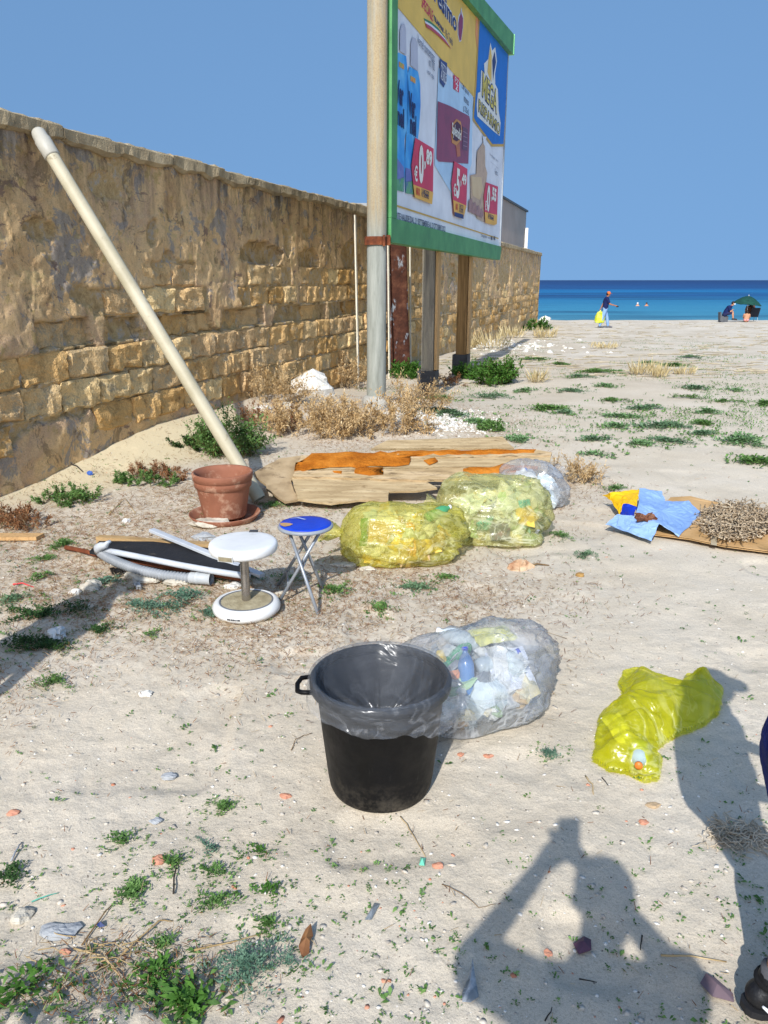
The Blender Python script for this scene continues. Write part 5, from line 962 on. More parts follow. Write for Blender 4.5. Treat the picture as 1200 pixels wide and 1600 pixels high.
near_of = [(931, 582, 56, 'largest grey green weed on the rise left of the pale straw tuft'), (883, 612, 46, 'wide weed below left of the largest weed on the rise'), (942, 604, 34, 'weed just under the largest weed on the rise'), (962, 628, 40, 'weed on the bare sand below the largest weed'), (1010, 640, 52, 'broad weed in the middle of the sandy rise'), (962, 652, 48, 'weed left of the broad middle weed, slightly nearer'), (1067, 622, 54, 'flat weed right of the broad middle weed'),
    (1040, 668, 62, 'long flat weed below the broad middle weed'), (1113, 646, 40, 'weed right of the long flat weed'), (1133, 628, 36, 'small weed above the one right of the long flat weed'), (1090, 608, 40, 'weed above the flat right weed, at the edge of the dry strip'), (1147, 612, 46, 'weed at the right end of the dry strip'), (1093, 664, 42, 'weed touching the right tip of the long flat weed'), (1100, 679, 28, 'small weed below the right tip of the long flat weed'),
    (1160, 690, 66, 'large green weed near the right edge above the cardboard'), (1195, 632, 30, 'weed cut by the right edge, on the sandy rise'), (1047, 690, 44, 'thin weed above the blue poster'), (997, 694, 44, 'thin weed left of the one above the blue poster'), (847, 640, 56, 'long weed right of the white gravel'), (884, 647, 24, 'small weed at the right tip of the long weed by the gravel'), (1013, 568, 24, 'dark small weed behind the pale straw tuft'), (1050, 572, 28, 'dark weed behind the short straw tuft'),
    (1080, 560, 36, 'green weed farther back on the rise right of the straw'), (967, 668, 50, 'narrow weed nearest the dry bush by the clear bag'), (833, 563, 40, 'weed on the rise right beside the bright green bush'), (937, 688, 42, 'weed above the dry bush at the panel end'), (935, 712, 36, 'small weed directly above the blue poster edge'), (868, 570, 24, 'tiny weed on the rise beyond the bright bush'), (700, 645, 60, 'weed at the edge of the white gravel'), (735, 660, 56, 'weed between the white gravel and the broken panel'), (690, 625, 44, 'weed at the foot of the nearer timber post'), (770, 622, 60, 'flat weed on the sand in front of the bright green bush'), (815, 612, 40, 'weed on the sand right of the bright green bush'), (1175, 722, 40, 'weed at the right edge just above the cardboard'), (905, 590, 30, 'weed left of the largest weed on the rise'), (820, 690, 50, 'weed behind the right end of the broken panel')]
for k, (px, py, wpx, lb) in enumerate(near_of): weed(lb, px, py, wpx*1.5, (G1, G5, G6)[k % 3], 300+k, .16, .05, .40, 2.2, group=WGp)
FGp = 'small green plants in the foreground sand'
for k, (px, py, wpx, mm, lf, wl, hg, lb) in enumerate([(198, 1315, 56, G1, .011, .6, .5, 'round bushy green plant standing alone left of the bin'), (205, 1402, 62, G1, .011, .6, .45, 'bushy green plant beside dry twigs below the round one'), (18, 1382, 60, G4, .011, .5, .4, 'dark green plant cut by the left edge'), (338, 1368, 46, G1, .010, .6, .3, 'pale green plant right of the bushy pair'), (335, 1412, 70, G1, .011, .6, .3, 'spreading green plant above the bright rosette patch'),
    (345, 1265, 34, G1, .012, .55, .4, 'tiny rosette just left below the bin'), (413, 1334, 48, G3, .016, .5, .3, 'small open rosette in line below the bin'), (421, 1395, 42, G3, .016, .5, .4, 'small leafy rosette below the open one'), (424, 1447, 44, G1, .014, .5, .4, 'reddish centred rosette by the dry leaf'), (328, 1328, 46, G2, .010, .55, .3, 'grey green weed right of the round bushy plant'), (270, 1350, 34, G1, .012, .5, .4, 'small sprig beside a brown twig'),
    (38, 1548, 84, G3, .028, .36, .35, 'broad leaved sprawling plant at the lower left edge'), (385, 1545, 200, G2, .013, .34, .35, 'blue green needle leaved mat at the bottom'), (450, 1512, 46, G2, .012, .34, .35, 'blue green tuft at the right end of the needle leaved mat'), (250, 1522, 84, G3, .024, .34, .4, 'bright green broad rosette plant beside the needle leaved mat'), (300, 1562, 60, G3, .032, .3, .4, 'bright green long leaved rosette at the bottom'), (260, 1480, 60, G1, .012, .5, .3, 'small green plant among dry stalks'),
    (218, 950, 80, G2, .018, .5, .2, 'teal green mat left of the white stool, nearest the shadow'), (290, 938, 84, G2, .018, .5, .25, 'teal green mat between the hose and the white stool'), (160, 912, 50, G2, .018, .5, .2, 'teal green weed beside the grey stone'), (60, 965, 90, G4, .018, .5, .2, 'dark weed in the shadow at the left edge'), (120, 955, 80, G4, .018, .5, .2, 'dark weed in the shadow above the white crumpled plastic'), (25, 1010, 80, G4, .018, .5, .25, 'dark weed low in the shadow at the left edge'),
    (90, 1068, 60, G1, .013, .5, .3, 'weed on sunny sand below the shadow'), (860, 1178, 34, G2, .012, .5, .2, 'lone tiny weed on bare sand between bin and flat yellow bag'), (320, 800, 60, G1, .018, .5, .2, 'green weed at the foot of the flower pot saucer'), (75, 875, 60, G1, .016, .5, .2, 'weed on the sand left of the rusty bar'), (300, 905, 50, G1, .016, .5, .25, 'weed under the grey hose')]):
    weed(lb, px, py, wpx*1.2, mm, 400+k, hg, lf, wl, 1.5, group=FGp)
MGp = 'green weeds growing through the litter'
for k, (px, py, wpx, mm, lb) in enumerate([(55, 905, 70, G1, 'weed just above the red plastic stick'), (110, 850, 60, G1, 'weed on the pale sand above the rusty bar end'), (30, 935, 60, G5, 'weed at the left edge below the red plastic stick'), (75, 1015, 80, G4, 'dark weed along the lower side of the left shadow'), (150, 990, 70, G4, 'dark weed right of the white crumpled plastic'), (330, 960, 60, G2, 'teal weed just left of the white stool base'), (450, 905, 56, G1, 'weed between the legs of the blue stool'), (525, 925, 60, G1, 'weed right of the blue stool feet'), (640, 920, 54, G5, 'weed in front of the middle of the left yellow bag'), (590, 955, 40, G1, 'little weed on brown litter above the bin'),
    (880, 840, 60, G1, 'weed right of the clear bag beside the panel'), (915, 868, 50, G5, 'weed on sand left of the blue poster'), (690, 905, 44, G1, 'weed in front of the gap between the two yellow bags'), (520, 790, 60, G1, 'weed in the shadow under the front of the broken panel'), (430, 790, 54, G1, 'weed at the lower end of the leaning pipe'), (395, 900, 36, G2, 'teal weed behind the white stool column'), (235, 995, 50, G1, 'small weed below the teal mats'), (965, 765, 44, G1, 'weed behind the yellow flap of the poster')]):
    weed(lb, px, py, wpx, mm, 460+k, .22, .018, .45, 1.6, group=MGp)
# seedlings, litter and pebbles nobody could count
def vis_pts(n, y0, y1, rg, dens):
    out = []
    while sum(map(len, out)) < n:
        y = y0*(y1/y0)**rg.random(n*2); x = rg.uniform(-1, 1, n*2)*(.62*y+.35); m = rg.random(n*2) < np.clip(dens(x, y), 0, 1); out.append(np.stack([x[m], y[m]], -1))
    return np.vstack(out)[:n]
rg = np.random.default_rng(77)
bare = lambda x, y: 1-.93*np.exp(-((x-1.0)/1.0)**2-((y-3.1)/.85)**2)-.5*np.exp(-((x+.6)/.8)**2-((y-2.6)/.6)**2)
q = vis_pts(2600, 1.25, 9, rg, lambda x, y: (sst(-.05, .4, fbm(x*1.6, y*1.6, 0, 3, 51))*.9+.08+.35*np.exp(-((y-1.6)/.5)**2))*bare(x, y)); P, D, L = [], [], []
for x, y in q:
    n = rg.integers(3, 8); a = rg.uniform(0, 2*PI, n); s = rg.uniform(.0035, .011)*(1+.07*y)*(1+.7*(rg.random() < .12))
    for k in range(n): P.append((x+rg.normal(0, s*.5), y+rg.normal(0, s*.5), 0)); D.append((math.cos(a[k]), math.sin(a[k]), rg.uniform(.1, .7))); L.append(s*rg.uniform(.7, 1.3))
P = np.array(P); P[:, 2] = ground_h(P[:, 0], P[:, 1])+.003; V, F = leafset(P, D, np.array(L), np.array(L)*.5, rg); tag(bulk('seedlings', V, F, G1), 'tiny green seedlings sprinkled over the sand', kind='stuff')
q = vis_pts(1300, 9, 30, rg, lambda x, y: sst(.05, .3, fbm(x*.5, y*.5, 0, 3, 52))*(x > WX+.33*(y-6.8)+.3)); P = np.repeat(q, 6, 0)+rg.normal(0, .07, (7800, 2)); P = np.column_stack([P, ground_h(P[:, 0], P[:, 1])+.01]); D = rg.normal(0, 1, (7800, 3)); D[:, 2] = np.abs(D[:, 2])*.6+.1; SA = np.array(STRAY); P = np.vstack([P, np.column_stack([SA[:, :2], ground_h(SA[:, 0], SA[:, 1])+.004])]); D = np.vstack([D, np.column_stack([SA[:, 3:], np.full(len(SA), .3)])]); Ls = np.concatenate([np.full(7800, .035), SA[:, 2]*rg.uniform(.5, 1.2, len(SA))]); V, F = leafset(P, D, Ls, Ls*.46, rg); tag(bulk('ground_cover', V, F, G1), 'low green growth dotted over the rise', kind='stuff')
def lit_d(x, y): return np.clip(litter_mask(x, y)*1.1-.06, 0, 1)+.006
for nm, mm, n, s0, s1 in (('litter', DRYR, 17000, .006, .03), ('straw_litter', STEM, 9000, .008, .04)):
    q = vis_pts(n, 1.25, 12, rg, lit_d); a = rg.uniform(0, 2*PI, n); Lh = rg.uniform(s0, s1, n)*(.6+.1*np.minimum(q[:, 1], 8)); dx = np.cos(a)*Lh/2; dy = np.sin(a)*Lh/2; hA = rg.uniform(.002, .016, n); hB = rg.uniform(.002, .03, n)
    A = np.stack([q[:, 0]-dx, q[:, 1]-dy, ground_h(q[:, 0]-dx, q[:, 1]-dy)+hA], -1); B = np.stack([q[:, 0]+dx, q[:, 1]+dy, ground_h(q[:, 0]+dx, q[:, 1]+dy)+hB], -1); r = rg.uniform(.0006, .0014, n)*(1+.1*q[:, 1]); V, F = twigset(A, B, r, r*.6); tag(bulk(nm, V, F, mm), 'dry plant bits strewn over the sand', kind='stuff')
OCT = np.array([(1, 0, 0), (-1, 0, 0), (0, 1, 0), (0, -1, 0), (0, 0, 1), (0, 0, -1.), (.62, .62, .5), (-.62, .62, .5), (-.62, -.62, .5), (.62, -.62, .5)])
OF = np.array([(4, 6, 7), (4, 7, 8), (4, 8, 9), (4, 9, 6), (6, 2, 7), (7, 1, 8), (8, 3, 9), (9, 0, 6), (6, 0, 2), (7, 2, 1), (8, 1, 3), (9, 3, 0)])
def pebbles(name, n, y0, y1, dens, s0, s1, m, rg, flat=.5, q=None, label='small pebbles and chips lying on the sand'):
    q = vis_pts(n, y0, y1, rg, dens) if q is None else q; n = len(q); s = (s0*(s1/s0)**(rg.random(n)**2))[:, None]; a = rg.uniform(0, 2*PI, n); S3 = np.column_stack([s[:, 0]*rg.uniform(.7, 1.4, n), s[:, 0]*rg.uniform(.6, 1, n), s[:, 0]*flat*rg.uniform(.5, 1.2, n)])
    V = OCT[None]*S3[:, None, :]*(1+rg.uniform(-.22, .22, (n, 10, 1))); c_, s_ = np.cos(a)[:, None], np.sin(a)[:, None]; X = V[:, :, 0]*c_-V[:, :, 1]*s_+q[:, :1]; Y = V[:, :, 0]*s_+V[:, :, 1]*c_+q[:, 1:2]; Z = V[:, :, 2]+ground_h(q[:, 0], q[:, 1])[:, None]
    F = (OF[None]+np.arange(n)[:, None, None]*10).reshape(-1, 3); tag(bulk(name, np.stack([X, Y, Z], -1).reshape(-1, 3), F, m), label, kind='stuff')
PEB = mat('pebble', ['#8a8278', '#a89f92', '#c4bcae', '#b59a84'], 30, .9, .15); WPB = mat('white_pebble', ['#b5b0a6', '#cfcac0', '#ddd9d0'], 30, .9, .15); TPB = mat('terracotta_chip', ['#a86a50', '#c08a70', '#b57a66'], 30, .9, .15)
pebbles('gravel', 3600, 1.25, 10, lambda x, y: .35+.6*litter_mask(x, y), .002, .013, PEB, rg); pebbles('shell_bits', 2200, 1.25, 9, lambda x, y: .3+.4*litter_mask(x, y), .002, .010, WPB, rg); pebbles('brick_bits', 240, 1.25, 7, lambda x, y: .4+0*x, .003, .012, TPB, rg)
cg = at_g(690, 655); q = np.column_stack([cg.x+rg.normal(0, .34, 1500), cg.y+rg.normal(0, .42, 1500)]); pebbles('white_gravel', 0, 0, 0, None, .008, .04, WPB, rg, .7, q, 'spill of white gravel in front of the timber posts')
cg = at_g(770, 540); q = np.column_stack([cg.x+rg.normal(0, 1.1, 260), cg.y+rg.normal(0, 1.6, 260)]); pebbles('pale_rubble', 0, 0, 0, None, .03, .14, WPB, rg, .6, q, 'pale rubble at the foot of the far wall')
q = vis_pts(750, 15, 45, rg, lambda x, y: (x > WX+.33*(y-6.8)+.3)*(sst(-.2, .3, fbm(x*.3, y*.6, 0, 3, 53))*.8+.2)); n = len(q); a = rg.normal(0, .35, n); Lh = rg.uniform(.03, .22, n)*(1+(rg.random(n) > .96)*2.5); A = np.stack([q[:, 0]-Lh, q[:, 1]-np.sin(a)*Lh, ground_h(q[:, 0]-Lh, q[:, 1])+.012], -1); B = np.stack([q[:, 0]+Lh, q[:, 1]+np.sin(a)*Lh, ground_h(q[:, 0]+Lh, q[:, 1])+.012], -1)
V, F = twigset(A, B, .014, .007); tag(bulk('dry_seaweed', V, F, mat('dry_seaweed', ['#968c76', '#aa9f88', '#b8ae98'], 3, .95, .1)), 'thin dark scraps of dry seaweed over the beach', kind='stuff')
# ---------------------------------------------------------------- single stones and bits
def stone(name, label, px, py, wpx, m, seed, asp=.75, hgt=.5, cat='stone', group=None, sink=.25):
    c = at_g(px, py); sl_ = c.y*CP+(CAMH-c.z)*SP; r = wpx/2/1200*sl_; nu, nv = 14, 9; th = np.linspace(0, 2*PI, nu, endpoint=False); ph = np.linspace(0, PI, nv); T, H = np.meshgrid(th, ph, indexing='ij'); X, Y, Z = np.sin(H)*np.cos(T), np.sin(H)*np.sin(T), np.cos(H)
    s = 1+.4*vnoise(X*1.2+seed, Y*1.2, Z*1.2, seed)+.18*vnoise(X*3+seed, Y*3, Z*3, seed+1); b = MB(); i = np.arange(nu*nv).reshape(nu, nv); j = np.roll(i, -1, 0)
    b.add(np.stack([c.x+X*s*r, c.y+Y*s*r*asp, c.z+Z*s*r*hgt+r*hgt*(1-2*sink)], -1).reshape(-1, 3), np.stack([i[:, :-1], i[:, 1:], j[:, 1:], j[:, :-1]], -1).reshape(-1, 4).tolist()); return tag(b.build(name, m, None, False, loc=tuple(c)), label, cat, group)
GRY = mat('grey_stone', ['#8a8c8f', '#a3a5a6', '#96989a'], 8, .9, .15, .4, 60); LIM = mat('pale_stone', ['#a59c8c', '#bcb4a4', '#cbc4b6'], 9, .95, .1, .6, 50); WHR = mat('white_rock', ['#bdb8ad', '#d3cfc6', '#dedbd4'], 7, .95, .1, .9, 22)
SGp = 'single stones and chips on the sand'
for k, (nm, px, py, w_, m, asp, hg, lb) in enumerate([('white_rock', 490, 618, 62, WHR, .7, .75, 'large white rock among the dry bushes at the wall'), ('stone', 92, 1458, 56, GRY, .6, .3, 'flat blue grey stone at the lower left'), ('stone', 34, 1434, 36, LIM, .8, .5, 'rough pale stone at the left edge above the flat grey stone'), ('stone', 143, 921, 30, LIM, .8, .6, 'rounded grey beige stone left of the hose'), ('stone', 225, 905, 60, LIM, .5, .25, 'flat sandy slab in front of the black board'), ('stone', 278, 913, 40, LIM, .5, .3, 'small flat stone under the grey hose'),
    ('stone', 365, 918, 26, WHR, .7, .4, 'white stone behind the stool column, left side'), ('stone', 330, 822, 60, LIM, .6, .3, 'grey flat stone in front of the pot saucer'), ('stone', 318, 842, 30, GRY, .7, .4, 'small grey stone beside the stool seat'), ('stone', 118, 927, 18, WHR, .8, .5, 'little white pebble beside the rounded grey beige stone'), ('stone', 228, 1086, 26, WHR, .6, .35, 'flat white stone on open sand below the teal mats'), ('stone', 263, 1215, 28, GRY, .6, .35, 'grey blue stone on bare sand left of the bin'), ('stone', 244, 1284, 16, GRY, .8, .5, 'little grey stone right of the round bushy plant'),
    ('brick_chip', 248, 1346, 22, TPB, .7, .5, 'salmon brick chip between the two bushy plants'), ('brick_chip', 103, 1488, 18, TPB, .6, .4, 'orange brick chip below the flat grey stone'), ('brick_chip', 20, 1271, 18, TPB, .7, .4, 'pinkish brick chip at the left edge'), ('brick_chip', 685, 1354, 16, TPB, .7, .4, 'salmon chip left of the camera shadow'), ('brick_chip', 855, 1490, 16, TPB, .8, .4, 'orange round chip inside the gap of the arm shadow'), ('brick_chip', 590, 1262, 14, TPB, .7, .4, 'pink chip at the right foot of the bin'), ('brick_chip', 446, 1245, 16, TPB, .7, .4, 'pale brick chip left of the bin foot'), ('brick_chip', 1005, 1286, 14, TPB, .7, .4, 'salmon chip above the gap between the two shadows'), ('brick_chip', 720, 1180, 12, TPB, .7, .4, 'tiny salmon chip in front of the bag behind the bin'), ('brick_chip', 763, 1182, 13, TPB, .7, .4, 'second salmon chip right of the tiny one'),
    ('stone', 905, 900, 15, mat('tan_stone', ['#8c6a3c', '#a8854e'], 9, .9), .8, .4, 'smooth tan stone alone on the sand below the clear bag'), ('stone', 1020, 1259, 20, mat('beige_stone', ['#a58c6c', '#b59c7c'], 9, .9), .7, .3, 'flat beige stone below the flat yellow bag'), ('stone', 1105, 490, 10, WHR, .8, .6, 'white stone on the beach crest'), ('stone', 852, 502, 16, WHR, .8, .6, 'pale stone at the end of the wall on the crest'), ('stone', 413, 640, 24, WHR, .7, .4, 'white stone between the green bush and the dry bush'), ('stone', 450, 640, 30, LIM, .7, .5, 'flat pale stone below the white rock'), ('stone', 540, 885, 40, LIM, .5, .2, 'flat pale stone in front of the left yellow bag'), ('stone', 575, 890, 30, LIM, .5, .25, 'small stone beneath the front of the left yellow bag'), ('stone', 440, 928, 22, LIM, .6, .4, 'stone between the two stools')]):
    stone(nm, lb, px, py, w_, m, 500+k, asp, hg, 'chip' if 'chip' in nm else 'stone', SGp)
def stick(name, label, pts, r, m, cat='twig', group='twigs and straws on the sand', dz=.008):
    P = [at_g(x, y)+Vector((0, 0, dz+(.006*math.sin(i*2.1)))) for i, (x, y) in enumerate(pts)]; b = MB(); Q = []
    for a, c in zip(P[:-1], P[1:]):
        for t in (0, .33, .66): Q.append(a.lerp(c, t)+Vector((random.gauss(0, .0015), random.gauss(0, .0015), 0)))
    Q.append(P[-1]); b.tube(Q, list(np.linspace(r, r*.55, len(Q))), 6); return tag(b.build(name, m, None, True, loc=tuple(P[0])), label, cat, group)
TW = mat('brown_twig', ['#5a4630', '#7a6244', '#8f7656'], 14, .9, .1); TWL = mat('straw_twig', ['#8f7650', '#a89068', '#bca680'], 14, .9, .1); DKT = mat('dark_twig', ['#2e2a26', '#48423a'], 14, .9, .1)
for pts, r, m, lb in [([(1032, 1496), (1080, 1500), (1135, 1504)], .003, TWL, 'straight golden straw between the two shadows'), ([(625, 1278), (640, 1300), (665, 1340)], .0022, TWL, 'bent straw trailing from the bin foot'), ([(690, 1385), (720, 1400), (750, 1418), (775, 1416)], .0013, TW, 'thin dark root on the sand left of the camera shadow'), ([(455, 1175), (462, 1160), (475, 1150), (488, 1148)], .0018, TW, 'curved brown twig left of the bin'), ([(190, 1495), (250, 1445), (270, 1440)], .003, TWL, 'pale stalk rising over the bright rosette'),
        ([(300, 1490), (350, 1480), (410, 1460)], .003, TWL, 'long pale stalk over the foreground mat'), ([(115, 1485), (160, 1500), (200, 1545)], .003, TWL, 'pale stalk at the lower left of the dry tangle'), ([(130, 1480), (165, 1430), (178, 1412)], .0025, TW, 'dark stalk leaning up from the dry tangle'), ([(270, 1400), (274, 1365), (278, 1350)], .003, DKT, 'short dark stick between the two bushy plants'), ([(18, 1348), (28, 1330), (34, 1317)], .0035, GRY, 'grey stick at the left edge'), ([(1002, 1465), (1000, 1490)], .0025, DKT, 'short black stick standing in the camera shadow'), ([(905, 1533), (932, 1541)], .002, DKT, 'short dark twig inside the camera shadow'), ([(850, 1600), (862, 1580)], .002, DKT, 'dark twig at the bottom in the camera shadow'),
        ([(915, 1215), (925, 1230), (927, 1242)], .003, TWL, 'short peeling twig left of the flat yellow bag'), ([(940, 1218), (950, 1232)], .002, DKT, 'short black twig below the flat yellow bag'), ([(20, 915), (35, 914), (53, 918)], .006, mat('red_plastic', ['#c23a3a', '#d25050'], 9, .5), 'red plastic stick on the sand at the left edge'), ([(50, 1412), (70, 1406), (92, 1396)], .0022, mat('green_plastic', ['#4fa08a', '#68b09c'], 9, .5), 'thin green plastic strip above the flat grey stone'), ([(98, 955), (140, 945), (182, 932)], .003, mat('pale_stick', ['#8f8778', '#a8a092'], 9, .9), 'pale stick over the shaded weeds'),
        ([(245, 740), (280, 748), (300, 752)], .009, mat('white_stick', ['#b5aea0', '#c9c3b5'], 9, .9), 'thick white stick on the litter left of the flower pot'), ([(170, 805), (195, 780), (212, 803)], .004, TWL, 'forked pale twig on the litter below the sand bank'), ([(105, 724), (120, 730), (130, 738)], .008, DKT, 'black burnt stick on the sand bank'), ([(885, 1000), (835, 985), (850, 978)], .0012, TW, 'fine twig on bare sand right of the bag behind the bin'), ([(785, 948), (800, 942), (818, 945)], .002, TW, 'thin root on sand above the bag behind the bin')]:
    stick('twig', lb, pts, r, m)
for k in range(16):
    a = random.uniform(0, 2*PI); x, y = 150+random.gauss(0, 30), 1500+random.gauss(0, 14); tag(stick('twig', 'pale stalk of the dry tangle beside the bright rosette', [(x, y), (x+math.cos(a)*25, y+math.sin(a)*12), (x+math.cos(a+.4)*48, y+math.sin(a+.4)*26)], .0017, TWL, group='dry tangle stalks', dz=.015+.004*(k % 4)))
def shard(name, label, pts, hz, m, cat='litter', th=.0015, group='bits of litter on the sand'):
    P = [at_g(x, y)+Vector((0, 0, h)) for (x, y), h in zip(pts, hz)]; c = sum(P, Vector())/len(P); b = MB(); b.add([tuple(p) for p in P]+[tuple(c+Vector((0, 0, .012)))], [(i, (i+1) % len(P), len(P)) for i in range(len(P))])
    o = b.build(name, m, None, loc=tuple(P[0])); md = o.modifiers.new('t', 'SOLIDIFY'); md.thickness = th; return tag(o, label, cat, group)
MILK = film('milky_film', '#e4e8ea', '#aab2b8', .45, .08, 9, .4, .3)
shard('plastic_scrap', 'curved translucent plastic scrap at the edge of the camera shadow', [(738, 1510), (733, 1530), (722, 1555), (722, 1567), (735, 1568), (748, 1560), (742, 1535)], [.03, .02, .008, .004, .004, .006, .02], MILK)
shard('plum_chip', 'plum coloured ceramic chip in the camera shadow', [(896, 1480), (912, 1469), (922, 1474), (922, 1489), (904, 1495)], [.008]*5, mat('plum', ['#4f3442', '#634452'], 9, .6), 'chip', .005)
shard('dark_shard', 'folded mauve brown plastic shard by the black shoe', [(1094, 1540), (1102, 1531), (1116, 1538), (1144, 1556), (1146, 1568), (1112, 1563)], [.006, .02, .018, .006, .004, .012], mat('mauve_shard', ['#5a4a4e', '#75646a'], 6, .45), 'litter', .003)
shard('dry_leaf', 'curled tan dry leaf by the reddish centred rosette', [(472, 1500), (467, 1488), (471, 1474), (478, 1466), (486, 1458), (489, 1468), (484, 1480), (483, 1492)], [.004, .02, .014, .03, .034, .012, .022, .006], DRYR, 'leaf'); shard('clear_straw', 'clear plastic strip on the sand below the camera shadow elbow', [(570, 1440), (585, 1414), (593, 1416), (580, 1440)], [.006]*4, MILK); shard('green_ribbon', 'tiny mint green plastic piece left of the camera shadow', [(655, 1354), (657, 1342), (665, 1343), (663, 1355)], [.005]*4, mat('mint', ['#6ac0a0', '#7accae'], 9, .5)); shard('blue_scrap', 'small navy scrap between the grey stone and the dry stalks', [(152, 1448), (158, 1443), (164, 1450), (156, 1452)], [.006]*4, mat('navy_scrap', ['#22305c', '#2e3f70'], 9, .5))
for nm, lb, px, py, r, m, sd in (('crumpled_plastic', 'crumpled white plastic scrap in the shadow at the left', 92, 996, (.04, .035, .035), MIXED[0], 3), ('paper_scrap', 'grey paper scrap on the litter by the black board', 215, 918, (.06, .04, .015), MIXED[4], 5), ('blue_lighter', 'small blue plastic bit on the sand bank', 140, 742, (.03, .02, .02), MIXED[6], 7), ('black_scrap', 'crumpled black plastic below the black board', 185, 898, (.05, .03, .02), BLK, 9), ('paper_ball', 'white scrap on the litter under the green bush', 86, 780, (.03, .025, .025), MIXED[0], 11), ('rag', 'dirty rusty rag caught on a stick below the right yellow bag', 812, 888, (.06, .045, .022), mat('rag', ['#8a5a3c', '#b59474', '#c8b090'], 14, .95), 13), ('paper_ball', 'white scrap on the litter left of the flower pot', 198, 816, (.025, .02, .015), MIXED[0], 15), ('white_scrap', 'white plastic scrap beneath the rusty sheet', 607, 556, (.07, .05, .09), MIXED[0], 17)):
    c = at_g(px, py); b = MB(); crumple(b, (c.x, c.y, c.z+r[2]*.6), r, sd, 14, 9); tag(b.build(nm, m, None, loc=tuple(c)), lb, 'litter', 'bits of litter on the sand')
stick('stick', 'brown stick poking out of the rusty rag', [(815, 889), (840, 884), (858, 884)], .008, TW, 'stick')
b = MB(); rg = np.random.default_rng(8); c = at_g(1155, 1308); 
for k in range(170):
    a = rg.uniform(0, 2*PI); p = Vector((c.x+rg.normal(0, .05), c.y+rg.normal(0, .03), 0)); p.z = gz(p.x, p.y)+rg.uniform(.003, .016); pts = [p]
    for j in range(4): a += rg.normal(0, .8); pts.append(pts[-1]+Vector((math.cos(a)*.018, math.sin(a)*.018, rg.normal(0, .004))))
    b.tube(pts, .0018, 5)
tag(b.build('seaweed_clump', mat('seaweed_tan', ['#9f907a', '#bcac94', '#d0c1aa'], 20, .95, .1), None, True, loc=tuple(c)), 'small clump of dried frizzy seaweed in the long shadow', 'seaweed')
# ---------------------------------------------------------------- people
SKIN = mat('skin', ['#a9785c', '#b98868'], 6, .6, .3); HAIRD = mat('dark_hair', ['#1c1512', '#2c211b'], 30, .6, .3, stretch=(1, 1, .2)); NAVYC = mat('navy_cloth', ['#131c40', '#1a2550', '#182148'], 7, .9, .15, .4, 45); JEAN = mat('light_jeans', ['#6f8fb8', '#86a4c8'], 8, .9, .15, .3, 60); SHOE = mat('dark_shoe', ['#26262a', '#36363a'], 8, .7, .25); PINK = mat('pink_cloth', ['#c8808c', '#d898a0'], 8, .9); ORANGE = mat('orange_cloth', ['#c8602a', '#d87438'], 8, .85); GREYC = mat('grey_cloth', ['#4a4c50', '#5a5c60'], 8, .9)
def cap(b, p, r, n=12):
    for i in range(len(p)): b.ball(p[i], r[i], n, 8)
    for i in range(len(p)-1): b.tube([p[i], p[i+1]], [r[i], r[i+1]], n)
def fleshy(name, b, m, par, vox, sm=4):
    o = b.build(name, m, par, True); md = o.modifiers.new('one_skin', 'REMESH'); md.mode = 'VOXEL'; md.voxel_size = vox; md.use_smooth_shade = True; s_ = o.modifiers.new('soften', 'SMOOTH'); s_.factor = .5; s_.iterations = sm; return o
def hand(b, wr, d, side, s=1., curl=.5):
    d = Vector(d).normalized(); n = Vector(side); n = (n-d*n.dot(d)).normalized(); u = d.cross(n); pm = wr+d*.05*s; cap(b, [wr, pm, pm+d*.035*s], [.027*s, .036*s, .034*s], 8)
    for k, (o_, L) in enumerate(((-.03, .062), (-.01, .075), (.011, .07), (.031, .055))):
        a = pm+d*.045*s+u*o_*s; c_ = a+d*L*.55*s+n*.012*s*curl; e = c_+d*L*.45*s*(1-.4*curl)+n*L*.55*s*curl; cap(b, [a, c_, e], [.0105*s, .0095*s, .008*s], 6)
    a = pm-u*.03*s-d*.01*s; c_ = a-u*.028*s+d*.03*s+n*.015*s; cap(b, [a, c_, c_+d*.028*s+n*.008*s], [.013*s, .011*s, .0095*s], 6)
